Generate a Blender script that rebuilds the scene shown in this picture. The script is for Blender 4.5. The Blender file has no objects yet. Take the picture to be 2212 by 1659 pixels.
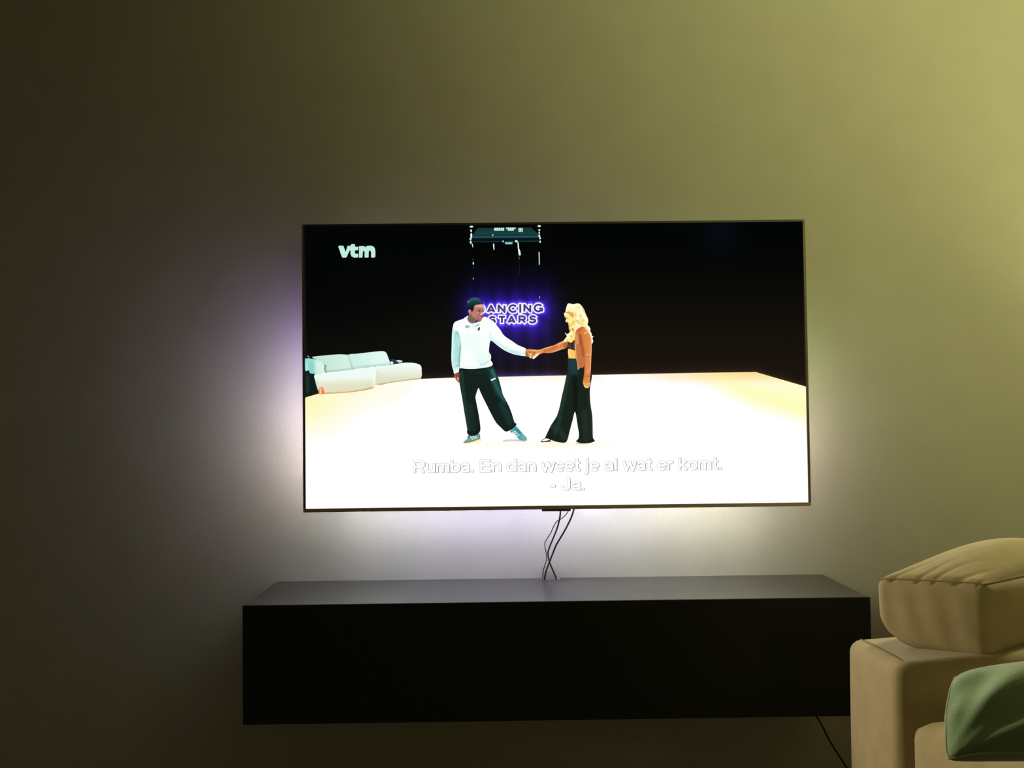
import bpy, math, random
import numpy as np
from mathutils import Vector, Matrix
from mathutils.geometry import delaunay_2d_cdt

random.seed(7); np.random.seed(7)
scene = bpy.context.scene
COL = scene.collection

# ------------------------------------------------------------------ camera
F_PX, PITCH, YAW, ROLL = 2190.77, 0.03266, 0.00945, 0.0118
CAM = np.array([0.0, -2.55, 1.0])
def _rot():
    c, s = math.cos(YAW), math.sin(YAW);   Ry = np.array([[c, -s, 0], [s, c, 0], [0, 0, 1]])
    c, s = math.cos(PITCH), math.sin(PITCH); Rp = np.array([[1, 0, 0], [0, c, s], [0, -s, c]])
    c, s = math.cos(ROLL), math.sin(ROLL);  Rr = np.array([[c, 0, -s], [0, 1, 0], [s, 0, c]])
    return Rr @ Rp @ Ry
R_CAM = _rot()                      # rows: right, forward, up
cam_data = bpy.data.cameras.new('camera')
cam = bpy.data.objects.new('camera', cam_data); COL.objects.link(cam)
cam_data.sensor_fit = 'HORIZONTAL'; cam_data.sensor_width = 36.0
cam_data.lens = F_PX / 2212.0 * 36.0
cam_data.clip_start = 0.01
cam.matrix_world = Matrix([[R_CAM[0][i], R_CAM[2][i], -R_CAM[1][i], CAM[i]] for i in range(3)] + [[0, 0, 0, 1]])
scene.camera = cam

# ------------------------------------------------------------------ view, world, lights
vs = scene.view_settings
vs.view_transform = 'Standard'; vs.look = 'None'; vs.gamma = 1.0; vs.exposure = 0.0
vs.use_curve_mapping = False
world = bpy.data.worlds.new('night_world'); scene.world = world
world.use_nodes = True
world.node_tree.nodes['Background'].inputs['Color'].default_value = (0.004, 0.0035, 0.002, 1)
world.node_tree.nodes['Background'].inputs['Strength'].default_value = 1.0

def spot(name, loc, target, power, color, angle, blend, radius):
    d = bpy.data.lights.new(name, 'SPOT'); d.energy = power; d.color = color
    d.spot_size = math.radians(angle); d.spot_blend = blend; d.shadow_soft_size = radius
    o = bpy.data.objects.new(name, d); COL.objects.link(o); o.location = loc
    o.rotation_euler = (Vector(target) - Vector(loc)).to_track_quat('-Z', 'Y').to_euler()
    return o
LAMP_TINT = (1.0, 0.97, 0.36)
# floor lamp standing out of view to the right: its wide glow and the brighter cone leaving its shade
spot('lamp_glow', (2.0, -4.0, 2.5), (2.1, 0.0, 2.72), 480, LAMP_TINT, 75.6, 1.0, 0.55)
spot('lamp_cone', (1.72, -0.42, 0.60), (1.55, -0.02, 2.0), 22, LAMP_TINT, 60, 1.0, 0.08)
spot('lamp_down', (1.55, -0.14, 1.60), (1.12, -0.84, 0.62), 40, (1.0, 0.93, 0.52), 62, 0.8, 0.07)
# added spot from the left to brighten the sofa; no known lamp there
spot('sofa_key_spot', (-1.6, -0.55, 1.15), (0.80, -0.90, 0.57), 125, (1.0, 0.87, 0.54), 23, 0.6, 0.06)
# added weak fill far behind the camera, lifting the whole room
ad = bpy.data.lights.new('room_fill', 'AREA'); ad.energy = 4.4; ad.color = (1.0, 0.90, 0.36); ad.shape = 'RECTANGLE'; ad.size = 1.0; ad.size_y = 2.0
ao = bpy.data.objects.new('room_fill', ad); COL.objects.link(ao); ao.location = (-1.2, -6.8, 1.2); ao.rotation_euler = (math.radians(90), 0, 0)

# ------------------------------------------------------------------ helpers
def srgb(c):
    c = np.asarray(c, float) / 255.0
    return np.where(c <= 0.04045, c / 12.92, ((c + 0.055) / 1.055) ** 2.4)

def tag(o, label=None, cat=None, kind=None, group=None):
    if label: o['label'] = label
    if cat: o['category'] = cat
    if kind: o['kind'] = kind
    if group: o['group'] = group
    return o

ORIGIN = {}
def empty(name, loc):
    o = bpy.data.objects.new(name, None); COL.objects.link(o); o.location = loc
    o.empty_display_size = 0.05
    ORIGIN[o.name] = np.array(loc, float)
    return o

def obj(name, verts, faces, mat, parent=None, smooth=False, colors=None, loc=None):
    """one mesh object from world-space vertices"""
    v = np.asarray(verts, float)
    org = np.array(loc, float) if loc is not None else (ORIGIN[parent.name] if parent is not None else np.zeros(3))
    me = bpy.data.meshes.new(name)
    me.from_pydata((v - org).tolist(), [], [list(map(int, f)) for f in faces])
    if colors is not None:
        at = me.color_attributes.new('picture', 'FLOAT_COLOR', 'POINT')
        c = np.ones((len(v), 4), np.float32); c[:, :3] = colors
        at.data.foreach_set('color', c.ravel())
    if smooth:
        me.polygons.foreach_set('use_smooth', [True] * len(me.polygons))
    me.materials.append(mat); me.update()
    o = bpy.data.objects.new(name, me); COL.objects.link(o)
    if parent is not None:
        o.parent = parent
        o.location = (0, 0, 0)
        ORIGIN[o.name] = org
        if loc is not None:
            o.location = (org - ORIGIN[parent.name]).tolist()
    else:
        o.location = org.tolist(); ORIGIN[o.name] = org
    return o

def box(x0, x1, y0, y1, z0, z1):
    v = [(x, y, z) for x in (x0, x1) for y in (y0, y1) for z in (z0, z1)]
    f = [(0, 1, 3, 2), (4, 6, 7, 5), (0, 4, 5, 1), (2, 3, 7, 6), (0, 2, 6, 4), (1, 5, 7, 3)]
    return v, f

def bevel(o, w, seg=2):
    m = o.modifiers.new('bevel', 'BEVEL'); m.width = w; m.segments = seg; m.limit_method = 'ANGLE'
    return o

def join(*ms):
    V, Fc = [], []
    for v, f in ms:
        b = len(V); V += [tuple(p) for p in v]; Fc += [tuple(i + b for i in q) for q in f]
    return V, Fc

def tube(path, r, n=10, closed=False, flat=1.0):
    P = np.asarray(path, float); m = len(P)
    T = np.zeros_like(P)
    for i in range(m):
        a = P[(i - 1) % m] if (closed or i > 0) else P[i]
        b = P[(i + 1) % m] if (closed or i < m - 1) else P[i]
        T[i] = (b - a) / (np.linalg.norm(b - a) + 1e-12)
    up = np.array([0, 0, 1.0]) if abs(T[0][2]) < 0.9 else np.array([0, 1.0, 0])
    N = np.cross(T[0], up); N /= np.linalg.norm(N)
    V, Fc = [], []
    for i in range(m):
        N = N - T[i] * N.dot(T[i]); N /= np.linalg.norm(N) + 1e-12
        B = np.cross(T[i], N)
        for k in range(n):
            a = 2 * math.pi * k / n
            V.append(P[i] + r * (math.cos(a) * N + flat * math.sin(a) * B))
    for i in range(m if closed else m - 1):
        j = (i + 1) % m
        for k in range(n):
            l = (k + 1) % n
            Fc.append((i * n + k, i * n + l, j * n + l, j * n + k))
    if not closed:
        Fc.append(tuple(range(n - 1, -1, -1))); Fc.append(tuple((m - 1) * n + k for k in range(n)))
    return V, Fc

def catmull(P, sub=6, closed=False):
    P = np.asarray(P, float); n = len(P); out = []
    rng = n if closed else n - 1
    for i in range(rng):
        p0 = P[(i - 1) % n] if (closed or i > 0) else 2 * P[0] - P[1]
        p1 = P[i]; p2 = P[(i + 1) % n]
        p3 = P[(i + 2) % n] if (closed or i < n - 2) else 2 * P[-1] - P[-2]
        for k in range(sub):
            t = k / sub
            out.append(0.5 * ((2 * p1) + (-p0 + p2) * t + (2 * p0 - 5 * p1 + 4 * p2 - p3) * t * t + (-p0 + 3 * p1 - 3 * p2 + p3) * t ** 3))
    if not closed: out.append(P[-1])
    return np.array(out)

def ray(px, py):
    d = np.array([(px - 1106) / F_PX, 1.0, (829.5 - py) / F_PX])
    return R_CAM.T @ d
def at_y(px, py, y):
    """point of the plane y = const that a photo pixel shows"""
    d = ray(px, py); return CAM + d * ((y - CAM[1]) / d[1])
def at_depth(px, py, dep):
    return CAM + ray(px, py) * dep

# ------------------------------------------------------------------ materials
def new_mat(name):
    m = bpy.data.materials.new(name); m.use_nodes = True
    nt = m.node_tree; b = nt.nodes['Principled BSDF']
    return m, nt, b
def plain(name, col, rough=0.6, metal=0.0, spec=0.5, bump=0.0, bscale=200, var=0.0, vscale=6, sheen=0.0):
    m, nt, b = new_mat(name)
    b.inputs['Base Color'].default_value = (*col, 1); b.inputs['Roughness'].default_value = rough
    b.inputs['Metallic'].default_value = metal; b.inputs['Specular IOR Level'].default_value = spec
    if sheen: b.inputs['Sheen Weight'].default_value = sheen; b.inputs['Sheen Roughness'].default_value = 0.4
    tc = nt.nodes.new('ShaderNodeTexCoord')
    if bump:
        n = nt.nodes.new('ShaderNodeTexNoise'); n.inputs['Scale'].default_value = bscale; n.inputs['Detail'].default_value = 3
        nt.links.new(tc.outputs['Object'], n.inputs['Vector'])
        bp = nt.nodes.new('ShaderNodeBump'); bp.inputs['Strength'].default_value = bump; bp.inputs['Distance'].default_value = 0.002
        nt.links.new(n.outputs['Fac'], bp.inputs['Height']); nt.links.new(bp.outputs['Normal'], b.inputs['Normal'])
    if var:
        n2 = nt.nodes.new('ShaderNodeTexNoise'); n2.inputs['Scale'].default_value = vscale; n2.inputs['Detail'].default_value = 4
        nt.links.new(tc.outputs['Object'], n2.inputs['Vector'])
        mr = nt.nodes.new('ShaderNodeMapRange'); mr.inputs['From Min'].default_value = 0.3; mr.inputs['From Max'].default_value = 0.7
        mr.inputs['To Min'].default_value = 1 - var; mr.inputs['To Max'].default_value = 1 + var
        nt.links.new(n2.outputs['Fac'], mr.inputs['Value'])
        mx = nt.nodes.new('ShaderNodeVectorMath'); mx.operation = 'SCALE'; mx.inputs[0].default_value = col
        nt.links.new(mr.outputs['Result'], mx.inputs['Scale']); nt.links.new(mx.outputs['Vector'], b.inputs['Base Color'])
    return m
M_WALL = plain('wall_paint', (0.56, 0.545, 0.50), 0.85, spec=0.2, bump=0.22, bscale=150, var=0.03, vscale=9)
M_CEIL = plain('ceiling_paint', (0.6, 0.58, 0.52), 0.9)
M_FLOOR = plain('oak_floor', (0.16, 0.10, 0.06), 0.5, bump=0.1, bscale=40, var=0.2, vscale=5)
M_BASEB = plain('baseboard_paint', (0.5, 0.48, 0.44), 0.5)
M_CONSOLE = plain('black_lacquer', (0.012, 0.012, 0.0125), 0.30, spec=0.5, bump=0.04, bscale=300)
M_CONSOLE.node_tree.nodes['Principled BSDF'].inputs['IOR'].default_value = 3.4
M_FRONT = plain('black_matte_front', (0.022, 0.027, 0.024), 0.75, spec=0.25, bump=0.04, bscale=300)
M_SIDE_GLARE = plain('bezel_side_glare', (0.16, 0.11, 0.078), 0.5, metal=0.2)  # dark side bezel, browned to carry the glare of the white screen
M_BOTTOM_GLARE = plain('bezel_bottom_glare', (0.50, 0.38, 0.28), 0.5, metal=0.3)  # lower bezel, screen bloom put into its lighter brown
M_BLACK = plain('black_plastic', (0.012, 0.012, 0.013), 0.5)
M_GLASS = plain('screen_glass', (0.004, 0.004, 0.004), 0.3, spec=0.2)
M_CABLE = plain('cable_rubber', (0.012, 0.008, 0.010), 0.5)
M_SOFA = plain('beige_fabric', (0.43, 0.345, 0.21), 0.95, spec=0.1, bump=0.22, bscale=900, var=0.06, vscale=25, sheen=0.2)
M_PIPE = plain('beige_piping', (0.27, 0.20, 0.115), 0.95, spec=0.1)
M_VELVET = plain('green_velvet', (0.25, 0.36, 0.215), 0.9, spec=0.1, bump=0.3, bscale=300, var=0.12, vscale=14, sheen=0.5)
M_VPIPE = plain('green_piping', (0.42, 0.50, 0.36), 0.9, spec=0.1)

def attr_emission(name, strength=1.0):
    m = bpy.data.materials.new(name); m.use_nodes = True
    nt = m.node_tree; nt.nodes.clear()
    a = nt.nodes.new('ShaderNodeAttribute'); a.attribute_name = 'picture'
    e = nt.nodes.new('ShaderNodeEmission'); e.inputs['Strength'].default_value = strength
    o = nt.nodes.new('ShaderNodeOutputMaterial')
    nt.links.new(a.outputs['Color'], e.inputs['Color']); nt.links.new(e.outputs['Emission'], o.inputs['Surface'])
    return m
M_PICTURE = attr_emission('screen_picture')
M_LED = attr_emission('backlight_leds')

# ------------------------------------------------------------------ room
RX0, RX1, RY0, RZ1 = -3.6, 5.0, -7.0, 3.3
def structure(name, m, mat):
    o = obj(name, m[0], m[1], mat); o['kind'] = 'structure'; return o
structure('wall_back', box(RX0, RX1, 0.0, 0.12, 0, RZ1), M_WALL)
structure('wall_left', box(RX0 - 0.12, RX0, RY0, 0.12, 0, RZ1), M_WALL)
structure('wall_right', box(RX1, RX1 + 0.12, RY0, 0.12, 0, RZ1), M_WALL)
structure('wall_front', box(RX0 - 0.12, RX1 + 0.12, RY0 - 0.12, RY0, 0, RZ1), M_WALL)
structure('floor', box(RX0 - 0.12, RX1 + 0.12, RY0 - 0.12, 0.12, -0.1, 0), M_FLOOR)
structure('ceiling', box(RX0 - 0.12, RX1 + 0.12, RY0 - 0.12, 0.12, RZ1, RZ1 + 0.1), M_CEIL)
structure('baseboard_back', box(RX0, RX1, -0.014, 0.0, 0, 0.07), M_BASEB)

# ------------------------------------------------------------------ floating console
CX0, CX1, CD, CZ1, CZ0 = -0.5709, 0.7994, 0.3247, 0.5969, 0.3404
con = empty('tv_console', ((CX0 + CX1) / 2, -CD / 2, CZ0))
tag(con, 'long black wall-hung console with a plain front, floating beneath the television', 'console')
ft, tt = 0.006, 0.016
n0 = at_y(1168, 1247, 0.0)[0]; n1 = at_y(1210, 1247, 0.0)[0]      # cable notch in the rear edge
xa, xb = CX0 + 0.003, CX1 - 0.003
zt0 = CZ1 - tt
# top panel outlined with its cable notch
out = [(xa, -CD + ft), (xb, -CD + ft), (xb, -0.0005), (n1, -0.0005), (n1, -0.030), (n0, -0.030), (n0, -0.0005), (xa, -0.0005)]
V = [(x, y, zt0) for x, y in out] + [(x, y, CZ1) for x, y in out]
Fq = [(i, (i + 1) % 8, 8 + (i + 1) % 8, 8 + i) for i in range(8)]
for b0 in (0, 8):
    for q in ((0, 5, 6, 7), (0, 1, 4, 5), (1, 2, 3, 4)):
        q = tuple(b0 + k for k in q); Fq.append(q if b0 else q[::-1])
obj('top_panel', V, Fq, M_CONSOLE, con)
bevel(obj('front_panel', *box(CX0, CX1, -CD, -CD + ft - 0.0003, CZ0, CZ1), M_FRONT, con), 0.0008)
obj('side_panel', *box(xa, xa + 0.016, -CD + ft, -0.0005, CZ0 + 0.001, zt0 - 0.0005), M_FRONT, con)
obj('side_panel', *box(xb - 0.016, xb, -CD + ft, -0.0005, CZ0 + 0.001, zt0 - 0.0005), M_FRONT, con)
obj('bottom_panel', *box(xa + 0.0165, xb - 0.0165, -CD + ft, -0.0005, CZ0 + 0.001, CZ0 + 0.017), M_FRONT, con)
obj('back_panel', *box(xa + 0.0165, xb - 0.0165, -0.042, -0.036, CZ0 + 0.018, zt0 - 0.0005), M_FRONT, con)

# ------------------------------------------------------------------ television body
TX0, TX1, TZ0, TZ1, TY = -0.4761, 0.7326, 0.7798, 1.4671, -0.13
tv = empty('television', ((TX0 + TX1) / 2, TY + 0.05, TZ0))
tag(tv, 'large flat television on the wall showing a dance stage, its rim glowing onto the wall', 'television')
BS, BB, BT = 0.0055, 0.0085, 0.005         # bezel widths: sides, bottom, top
ix0, ix1, iz0, iz1 = TX0 + BS, TX1 - BS, TZ0 + BB, TZ1 - BT
obj('bezel_top', *box(ix0, ix1, TY, TY + 0.026, iz1, TZ1), M_BLACK, tv)
obj('bezel_side', *box(TX0, ix0, TY, TY + 0.026, TZ0 + BB, TZ1), M_SIDE_GLARE, tv)
obj('bezel_side', *box(ix1, TX1, TY, TY + 0.026, TZ0 + BB, TZ1), M_SIDE_GLARE, tv)
tr_ = obj('bezel_bottom', *box(TX0, TX1, TY - 0.0005, TY + 0.026, TZ0, iz0), M_BOTTOM_GLARE, tv)
tr_['label'] = 'lower bezel, with the brown of the screen glare painted in'
obj('rear_housing', *box(TX0 + 0.035, TX1 - 0.035, TY + 0.0265, TY + 0.075, TZ0 + 0.035, TZ1 - 0.035), M_BLACK, tv)
obj('wall_mount', *box(-0.08, 0.34, TY + 0.076, -0.0005, 0.98, 1.28), M_BLACK, tv)
sb0, sb1 = at_y(1171, 1100, TY)[0], at_y(1233, 1100, TY)[0]
bevel(obj('sensor_box', *box(sb0, sb1, TY + 0.002, TY + 0.024, TZ0 - 0.005, TZ0 - 0.0002), M_BLACK, tv), 0.001)
SY = TY + 0.0035
screen = obj('screen', *box(ix0, ix1, SY, SY + 0.006, iz0, iz1), M_GLASS, tv)
screen['label'] = 'glossy lit screen panel'

# backlight strips around the rear housing (left, right, above, below)
def led_strip(p0, p1, outward, cols, n, tilt):
    """cols: list of (t, sRGB, strength) along the strip"""
    p0, p1 = np.array(p0), np.array(p1); outward = np.array(outward, float)
    w = 0.012
    a = (outward * -math.sin(tilt) + np.array([0, math.cos(tilt), 0])) * w / 2      # strip leans towards the wall by tilt
    ts = np.linspace(0, 1, n + 1); V, Fc, C = [], [], []
    kt = [c[0] for c in cols]
    for i, t in enumerate(ts):
        c = np.array([np.interp(t, kt, [srgb(q[1])[k] * q[2] for q in cols]) for k in range(3)])
        p = p0 + (p1 - p0) * t
        V += [p - a, p + a]; C += [c, c]
        if i: Fc.append((2 * i - 2, 2 * i - 1, 2 * i + 1, 2 * i))
    return V, Fc, np.array(C)
LY = TY + 0.038
LI = 0.034
LS = 62.0
WHITE, LAV, PURP = (255, 250, 248), (236, 226, 255), (170, 120, 235)
V, Fq, C = led_strip((TX0 + LI, LY, TZ1 - 0.06), (TX0 + LI, LY, TZ0 + 0.04), (-1, 0, 0),
    [(0, (226, 196, 205), 0.045), (0.10, (220, 185, 210), 0.06), (0.20, (196, 155, 225), 0.12), (0.29, (190, 150, 245), 0.34), (0.42, (212, 190, 255), 0.70), (0.55, (236, 222, 255), 0.95), (0.7, (255, 246, 250), 1.25),
     (0.85, (255, 238, 236), 1.15), (1, (255, 245, 230), 0.7)], 24, 0.25)
obj('backlight_strip', V, Fq, M_LED, tv, colors=C * LS * 0.95)
V, Fq, C = led_strip((TX1 - LI, LY, TZ1 - 0.06), (TX1 - LI, LY, TZ0 + 0.04), (1, 0, 0),
    [(0, (190, 220, 140), 0.0), (0.18, (190, 220, 130), 0.02), (0.36, (190, 225, 140), 0.14), (0.5, (205, 225, 160), 0.27), (0.65, (245, 235, 205), 0.40),
     (0.85, (255, 236, 225), 0.46), (1, (255, 236, 215), 0.36)], 24, 0.25)
obj('backlight_strip', V, Fq, M_LED, tv, colors=C * LS * 1.25)
V, Fq, C = led_strip((TX0 + 0.05, LY, TZ1 - LI), (TX1 - 0.05, LY, TZ1 - LI), (0, 0, 1),
    [(0, (228, 198, 198), 0.050), (0.25, (225, 200, 200), 0.050), (0.5, (214, 200, 230), 0.040), (0.75, (215, 215, 190), 0.030), (1, (205, 225, 165), 0.030)], 30, 0.25)
obj('backlight_strip', V, Fq, M_LED, tv, colors=C * LS)
V, Fq, C = led_strip((TX0 + 0.05, LY, TZ0 + LI), (TX1 - 0.05, LY, TZ0 + LI), (0, 0, -1),
    [(0, (250, 252, 240), 0.8), (0.12, (244, 246, 250), 1.0), (0.25, (228, 226, 255), 1.15), (0.42, (226, 222, 255), 1.15), (0.6, (242, 242, 255), 1.15), (0.8, (255, 253, 238), 1.1),
     (0.92, (255, 250, 225), 0.9), (1, (255, 246, 222), 0.6)], 40, 0.40)
obj('backlight_strip', V, Fq, M_LED, tv, colors=C * LS * 0.92)

# ------------------------------------------------------------------ the picture on the screen (a flat image built as flat coloured pieces)
Z = lambda ox, oy, s: (lambda pts: np.array([(ox + x / s, oy + y / s) for x, y in pts], float))
A = Z(950, 620, 4.608); B = Z(960, 630, 8.732); Cw = Z(1130, 640, 9.216); D = Z(960, 780, 6.144)
E_ = Z(640, 740, 7.628); T_ = Z(1000, 480, 10.37); L_ = Z(640, 470, 4.047); P_ = lambda pts: np.array(pts, float)

def seg_dist(pts, poly, closed=False):
    P = np.asarray(poly, float); d = np.full(len(pts), 1e9)
    if len(P) == 1: return np.hypot(pts[:, 0] - P[0][0], pts[:, 1] - P[0][1])
    n = len(P)
    for i in range(n if closed else n - 1):
        a, b = P[i], P[(i + 1) % n]; ab = b - a
        t = np.clip(((pts - a) @ ab) / (ab @ ab + 1e-9), 0, 1)
        q = a + t[:, None] * ab
        d = np.minimum(d, np.hypot(*(pts - q).T))
    return d
def inside(pts, poly):
    P = np.asarray(poly, float); n = len(P); r = np.zeros(len(pts), bool)
    x, y = pts[:, 0], pts[:, 1]
    for i in range(n):
        x0, y0 = P[i]; x1, y1 = P[(i + 1) % n]
        c = ((y0 > y) != (y1 > y)) & (x < (x1 - x0) * (y - y0) / (y1 - y0 + 1e-12) + x0)
        r ^= c
    return r
def sm(t):
    t = np.clip(t, 0, 1); return t * t * (3 - 2 * t)
def line(poly, r, f, col, a=1.0): return ('L', poly, r, f, col, a)
def blot(poly, f, col, a=1.0): return ('F', poly, 0, f, col, a)
def vgrad(y0, y1, c0, c1):
    c0, c1 = np.array(c0, float), np.array(c1, float)
    return lambda p: c0 + (c1 - c0) * sm((p[:, 1] - y0) / (y1 - y0))[:, None]
def hgrad(x0, x1, c0, c1):
    c0, c1 = np.array(c0, float), np.array(c1, float)
    return lambda p: c0 + (c1 - c0) * sm((p[:, 0] - x0) / (x1 - x0))[:, None]
def paint(pts, base, strokes):
    c = base(pts) if callable(base) else np.tile(np.array(base, float), (len(pts), 1))
    for kind, poly, r, f, col, a in strokes:
        d = seg_dist(pts, poly, kind == 'F')
        if kind == 'F': d = np.where(inside(pts, poly), -d, d) + f * 0.5
        w = a * (1 - sm((d - r) / max(f, 1e-3)))
        cc = col(pts) if callable(col) else np.array(col, float)
        c = c + (cc - c) * w[:, None]
    return c
BLOW = 5.0                                   # how far the blown-out whites of the picture exceed clipping
FINE = [(960, 790, 1325, 985), (870, 975, 1590, 1078)]      # finely drawn areas keep to display white
def light_of(c, pts=None):
    lin = srgb(np.clip(c, 0, 255))
    if pts is None: return lin
    mn = np.clip(c, 0, 255).min(1); k = (BLOW - 1) * sm((mn - 245) / 10.0)
    for x0, y0, x1, y1 in FINE:
        d = np.maximum(np.maximum(x0 - pts[:, 0], pts[:, 0] - x1), np.maximum(y0 - pts[:, 1], pts[:, 1] - y1))
        k = k * sm(d / 12)
    e = np.minimum(np.minimum(pts[:, 0] - tl[0], tr[0] - pts[:, 0]), bl[1] - 12 - pts[:, 1]); k = k * sm((e - 4) / 14)
    return lin * (1 + k)[:, None]

class Picture:
    """collects stacked flat layers of one picture element, then builds them as one mesh"""
    def __init__(self, depth): self.V, self.F, self.C, self.k = [], [], [], depth
    def _add(self, pts, faces, cols):
        y = SY - 0.0002 - self.k * 0.00002; self.k += 1
        b = len(self.V)
        for px, py in pts: self.V.append(at_y(px, py, y))
        self.F += [tuple(i + b for i in f) for f in faces]; self.C.append(cols)
    def poly(self, P, base, strokes=(), step=2.0, smooth=3, glare=False):
        P = np.asarray(P, float)
        if smooth: P = catmull(P, smooth, True)
        n = len(P); x0, y0 = P.min(0); x1, y1 = P.max(0)
        gx, gy = np.meshgrid(np.arange(x0, x1, step), np.arange(y0, y1, step))
        gx = gx + (np.arange(gx.shape[0])[:, None] % 2) * step * 0.5
        g = np.stack([gx.ravel(), gy.ravel()], 1)
        if len(g):
            g = g[inside(g, P)]
            if len(g): g = g[seg_dist(g, P, True) > step * 0.45]
        allp = np.vstack([P, g]) if len(g) else P
        r = delaunay_2d_cdt([Vector(p) for p in allp], [], [list(range(n))], 1, 1e-4)
        pts = np.array([(v.x, v.y) for v in r[0]]); 
        self._add(pts, r[2], light_of(paint(pts, base, strokes), pts if glare else None))
        return self
    def strokes(self, lines, r, col, caps=False, shift=(0, 0), ext=0.0):
        V, Fc = [], []
        for ln in lines:
            ln = np.asarray(ln, float) + np.array(shift)
            if ext and np.linalg.norm(ln[0] - ln[-1]) > 0.1:
                e0 = ln[0] - ln[1]; e1 = ln[-1] - ln[-2]
                ln = np.vstack([ln[0] + e0 / np.linalg.norm(e0) * ext, ln[1:-1], ln[-1] + e1 / np.linalg.norm(e1) * ext])
            for i in range(len(ln) - 1):
                a, b = ln[i], ln[i + 1]; t = (b - a) / (np.linalg.norm(b - a) + 1e-9); nn = np.array([-t[1], t[0]]) * r
                k = len(V); V += [a + nn, b + nn, b - nn, a - nn]; Fc.append((k, k + 1, k + 2, k + 3))
            rng = range(len(ln)) if caps else range(1, len(ln) - 1)
            for i in rng:
                k = len(V); V += [ln[i] + r * np.array([math.cos(2 * math.pi * j / 14), math.sin(2 * math.pi * j / 14)]) for j in range(14)]
                Fc.append(tuple(range(k, k + 14)))
        V = np.array(V)
        self._add(V, Fc, light_of(paint(V, col, ())))
        return self
    def build(self, name, label):
        o = obj(name, self.V, self.F, M_PICTURE, screen, colors=np.vstack(self.C))
        o['label'] = label; return o

def ell(cx, cy, rx, ry, n=18, rot=0):
    a = np.linspace(0, 2 * math.pi, n, endpoint=False); c, s = math.cos(rot), math.sin(rot)
    x, y = rx * np.cos(a), ry * np.sin(a)
    return np.stack([cx + c * x - s * y, cy + s * x + c * y], 1)

def arc(cx, cy, rx, ry, a0, a1, n=10):
    a = np.radians(np.linspace(a0, a1, n)); return [(cx + rx * math.cos(t), cy + ry * math.sin(t)) for t in a]
SG = {  # unit cell letters: x 0..1, y 0..1 up
 'D': [[(0, 0), (0, 1), (.5, 1)] + arc(.5, .5, .5, .5, 90, -90) + [(0, 0)]],
 'A': [[(0, 0), (.5, 1), (1, 0)], [(.2, .27), (.8, .27)]],
 'N': [[(0, 0), (0, 1), (1, 0), (1, 1)]],
 'C': [arc(.5, .5, .5, .5, 38, 322, 18)],
 'I': [[(0, 0), (0, 1)]],
 'G': [arc(.5, .5, .5, .5, 38, 322, 18) + [(1, .12), (1, .42), (.58, .42)]],
 'S': [[(.95, .80)] + arc(.55, .76, .40, .24, 35, 180, 7) + arc(.45, .74, .30, .22, 195, 268, 4) + arc(.50, .27, .46, .26, 78, -90, 9) + arc(.45, .25, .42, .25, 268, 200, 5)],
 'T': [[(0, 1), (1, 1)], [(.5, 1), (.5, 0)]],
 'R': [[(0, 0), (0, 1), (.62, 1)] + arc(.62, .74, .34, .26, 90, -90, 8) + [(0, .48)], [(.52, .48), (1, 0)]],
}
def sign(letters):
    out = []
    for ch, xa_, xb_, yt, yb in letters:
        r = 2.1
        for ln in SG[ch]:
            out.append(np.array([(xa_ + r + px * (xb_ - xa_ - 2 * r), (yb - r) - py * (yb - yt - 2 * r)) if ch != 'I' else ((xa_ + xb_) / 2, yb - py * (yb - yt)) for px, py in ln]))
    return out
SL = sign([('D', 1029, 1047, 658.6, 677), ('A', 1051.4, 1070, 658.2, 676.4), ('N', 1075, 1092, 657.8, 676), ('C', 1098, 1118.6, 657.3, 675.8), ('I', 1121.5, 1126.2, 657, 675.4),
           ('N', 1130.6, 1147.6, 656.7, 675), ('G', 1152.8, 1173.2, 656, 674.8),
           ('S', 1054.5, 1071.5, 682.4, 699.6), ('T', 1075.7, 1093, 682.2, 699.4), ('A', 1096, 1114, 681.8, 699.2), ('R', 1119.8, 1136.5, 681.4, 699), ('S', 1141.6, 1159, 681, 699)])

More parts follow.
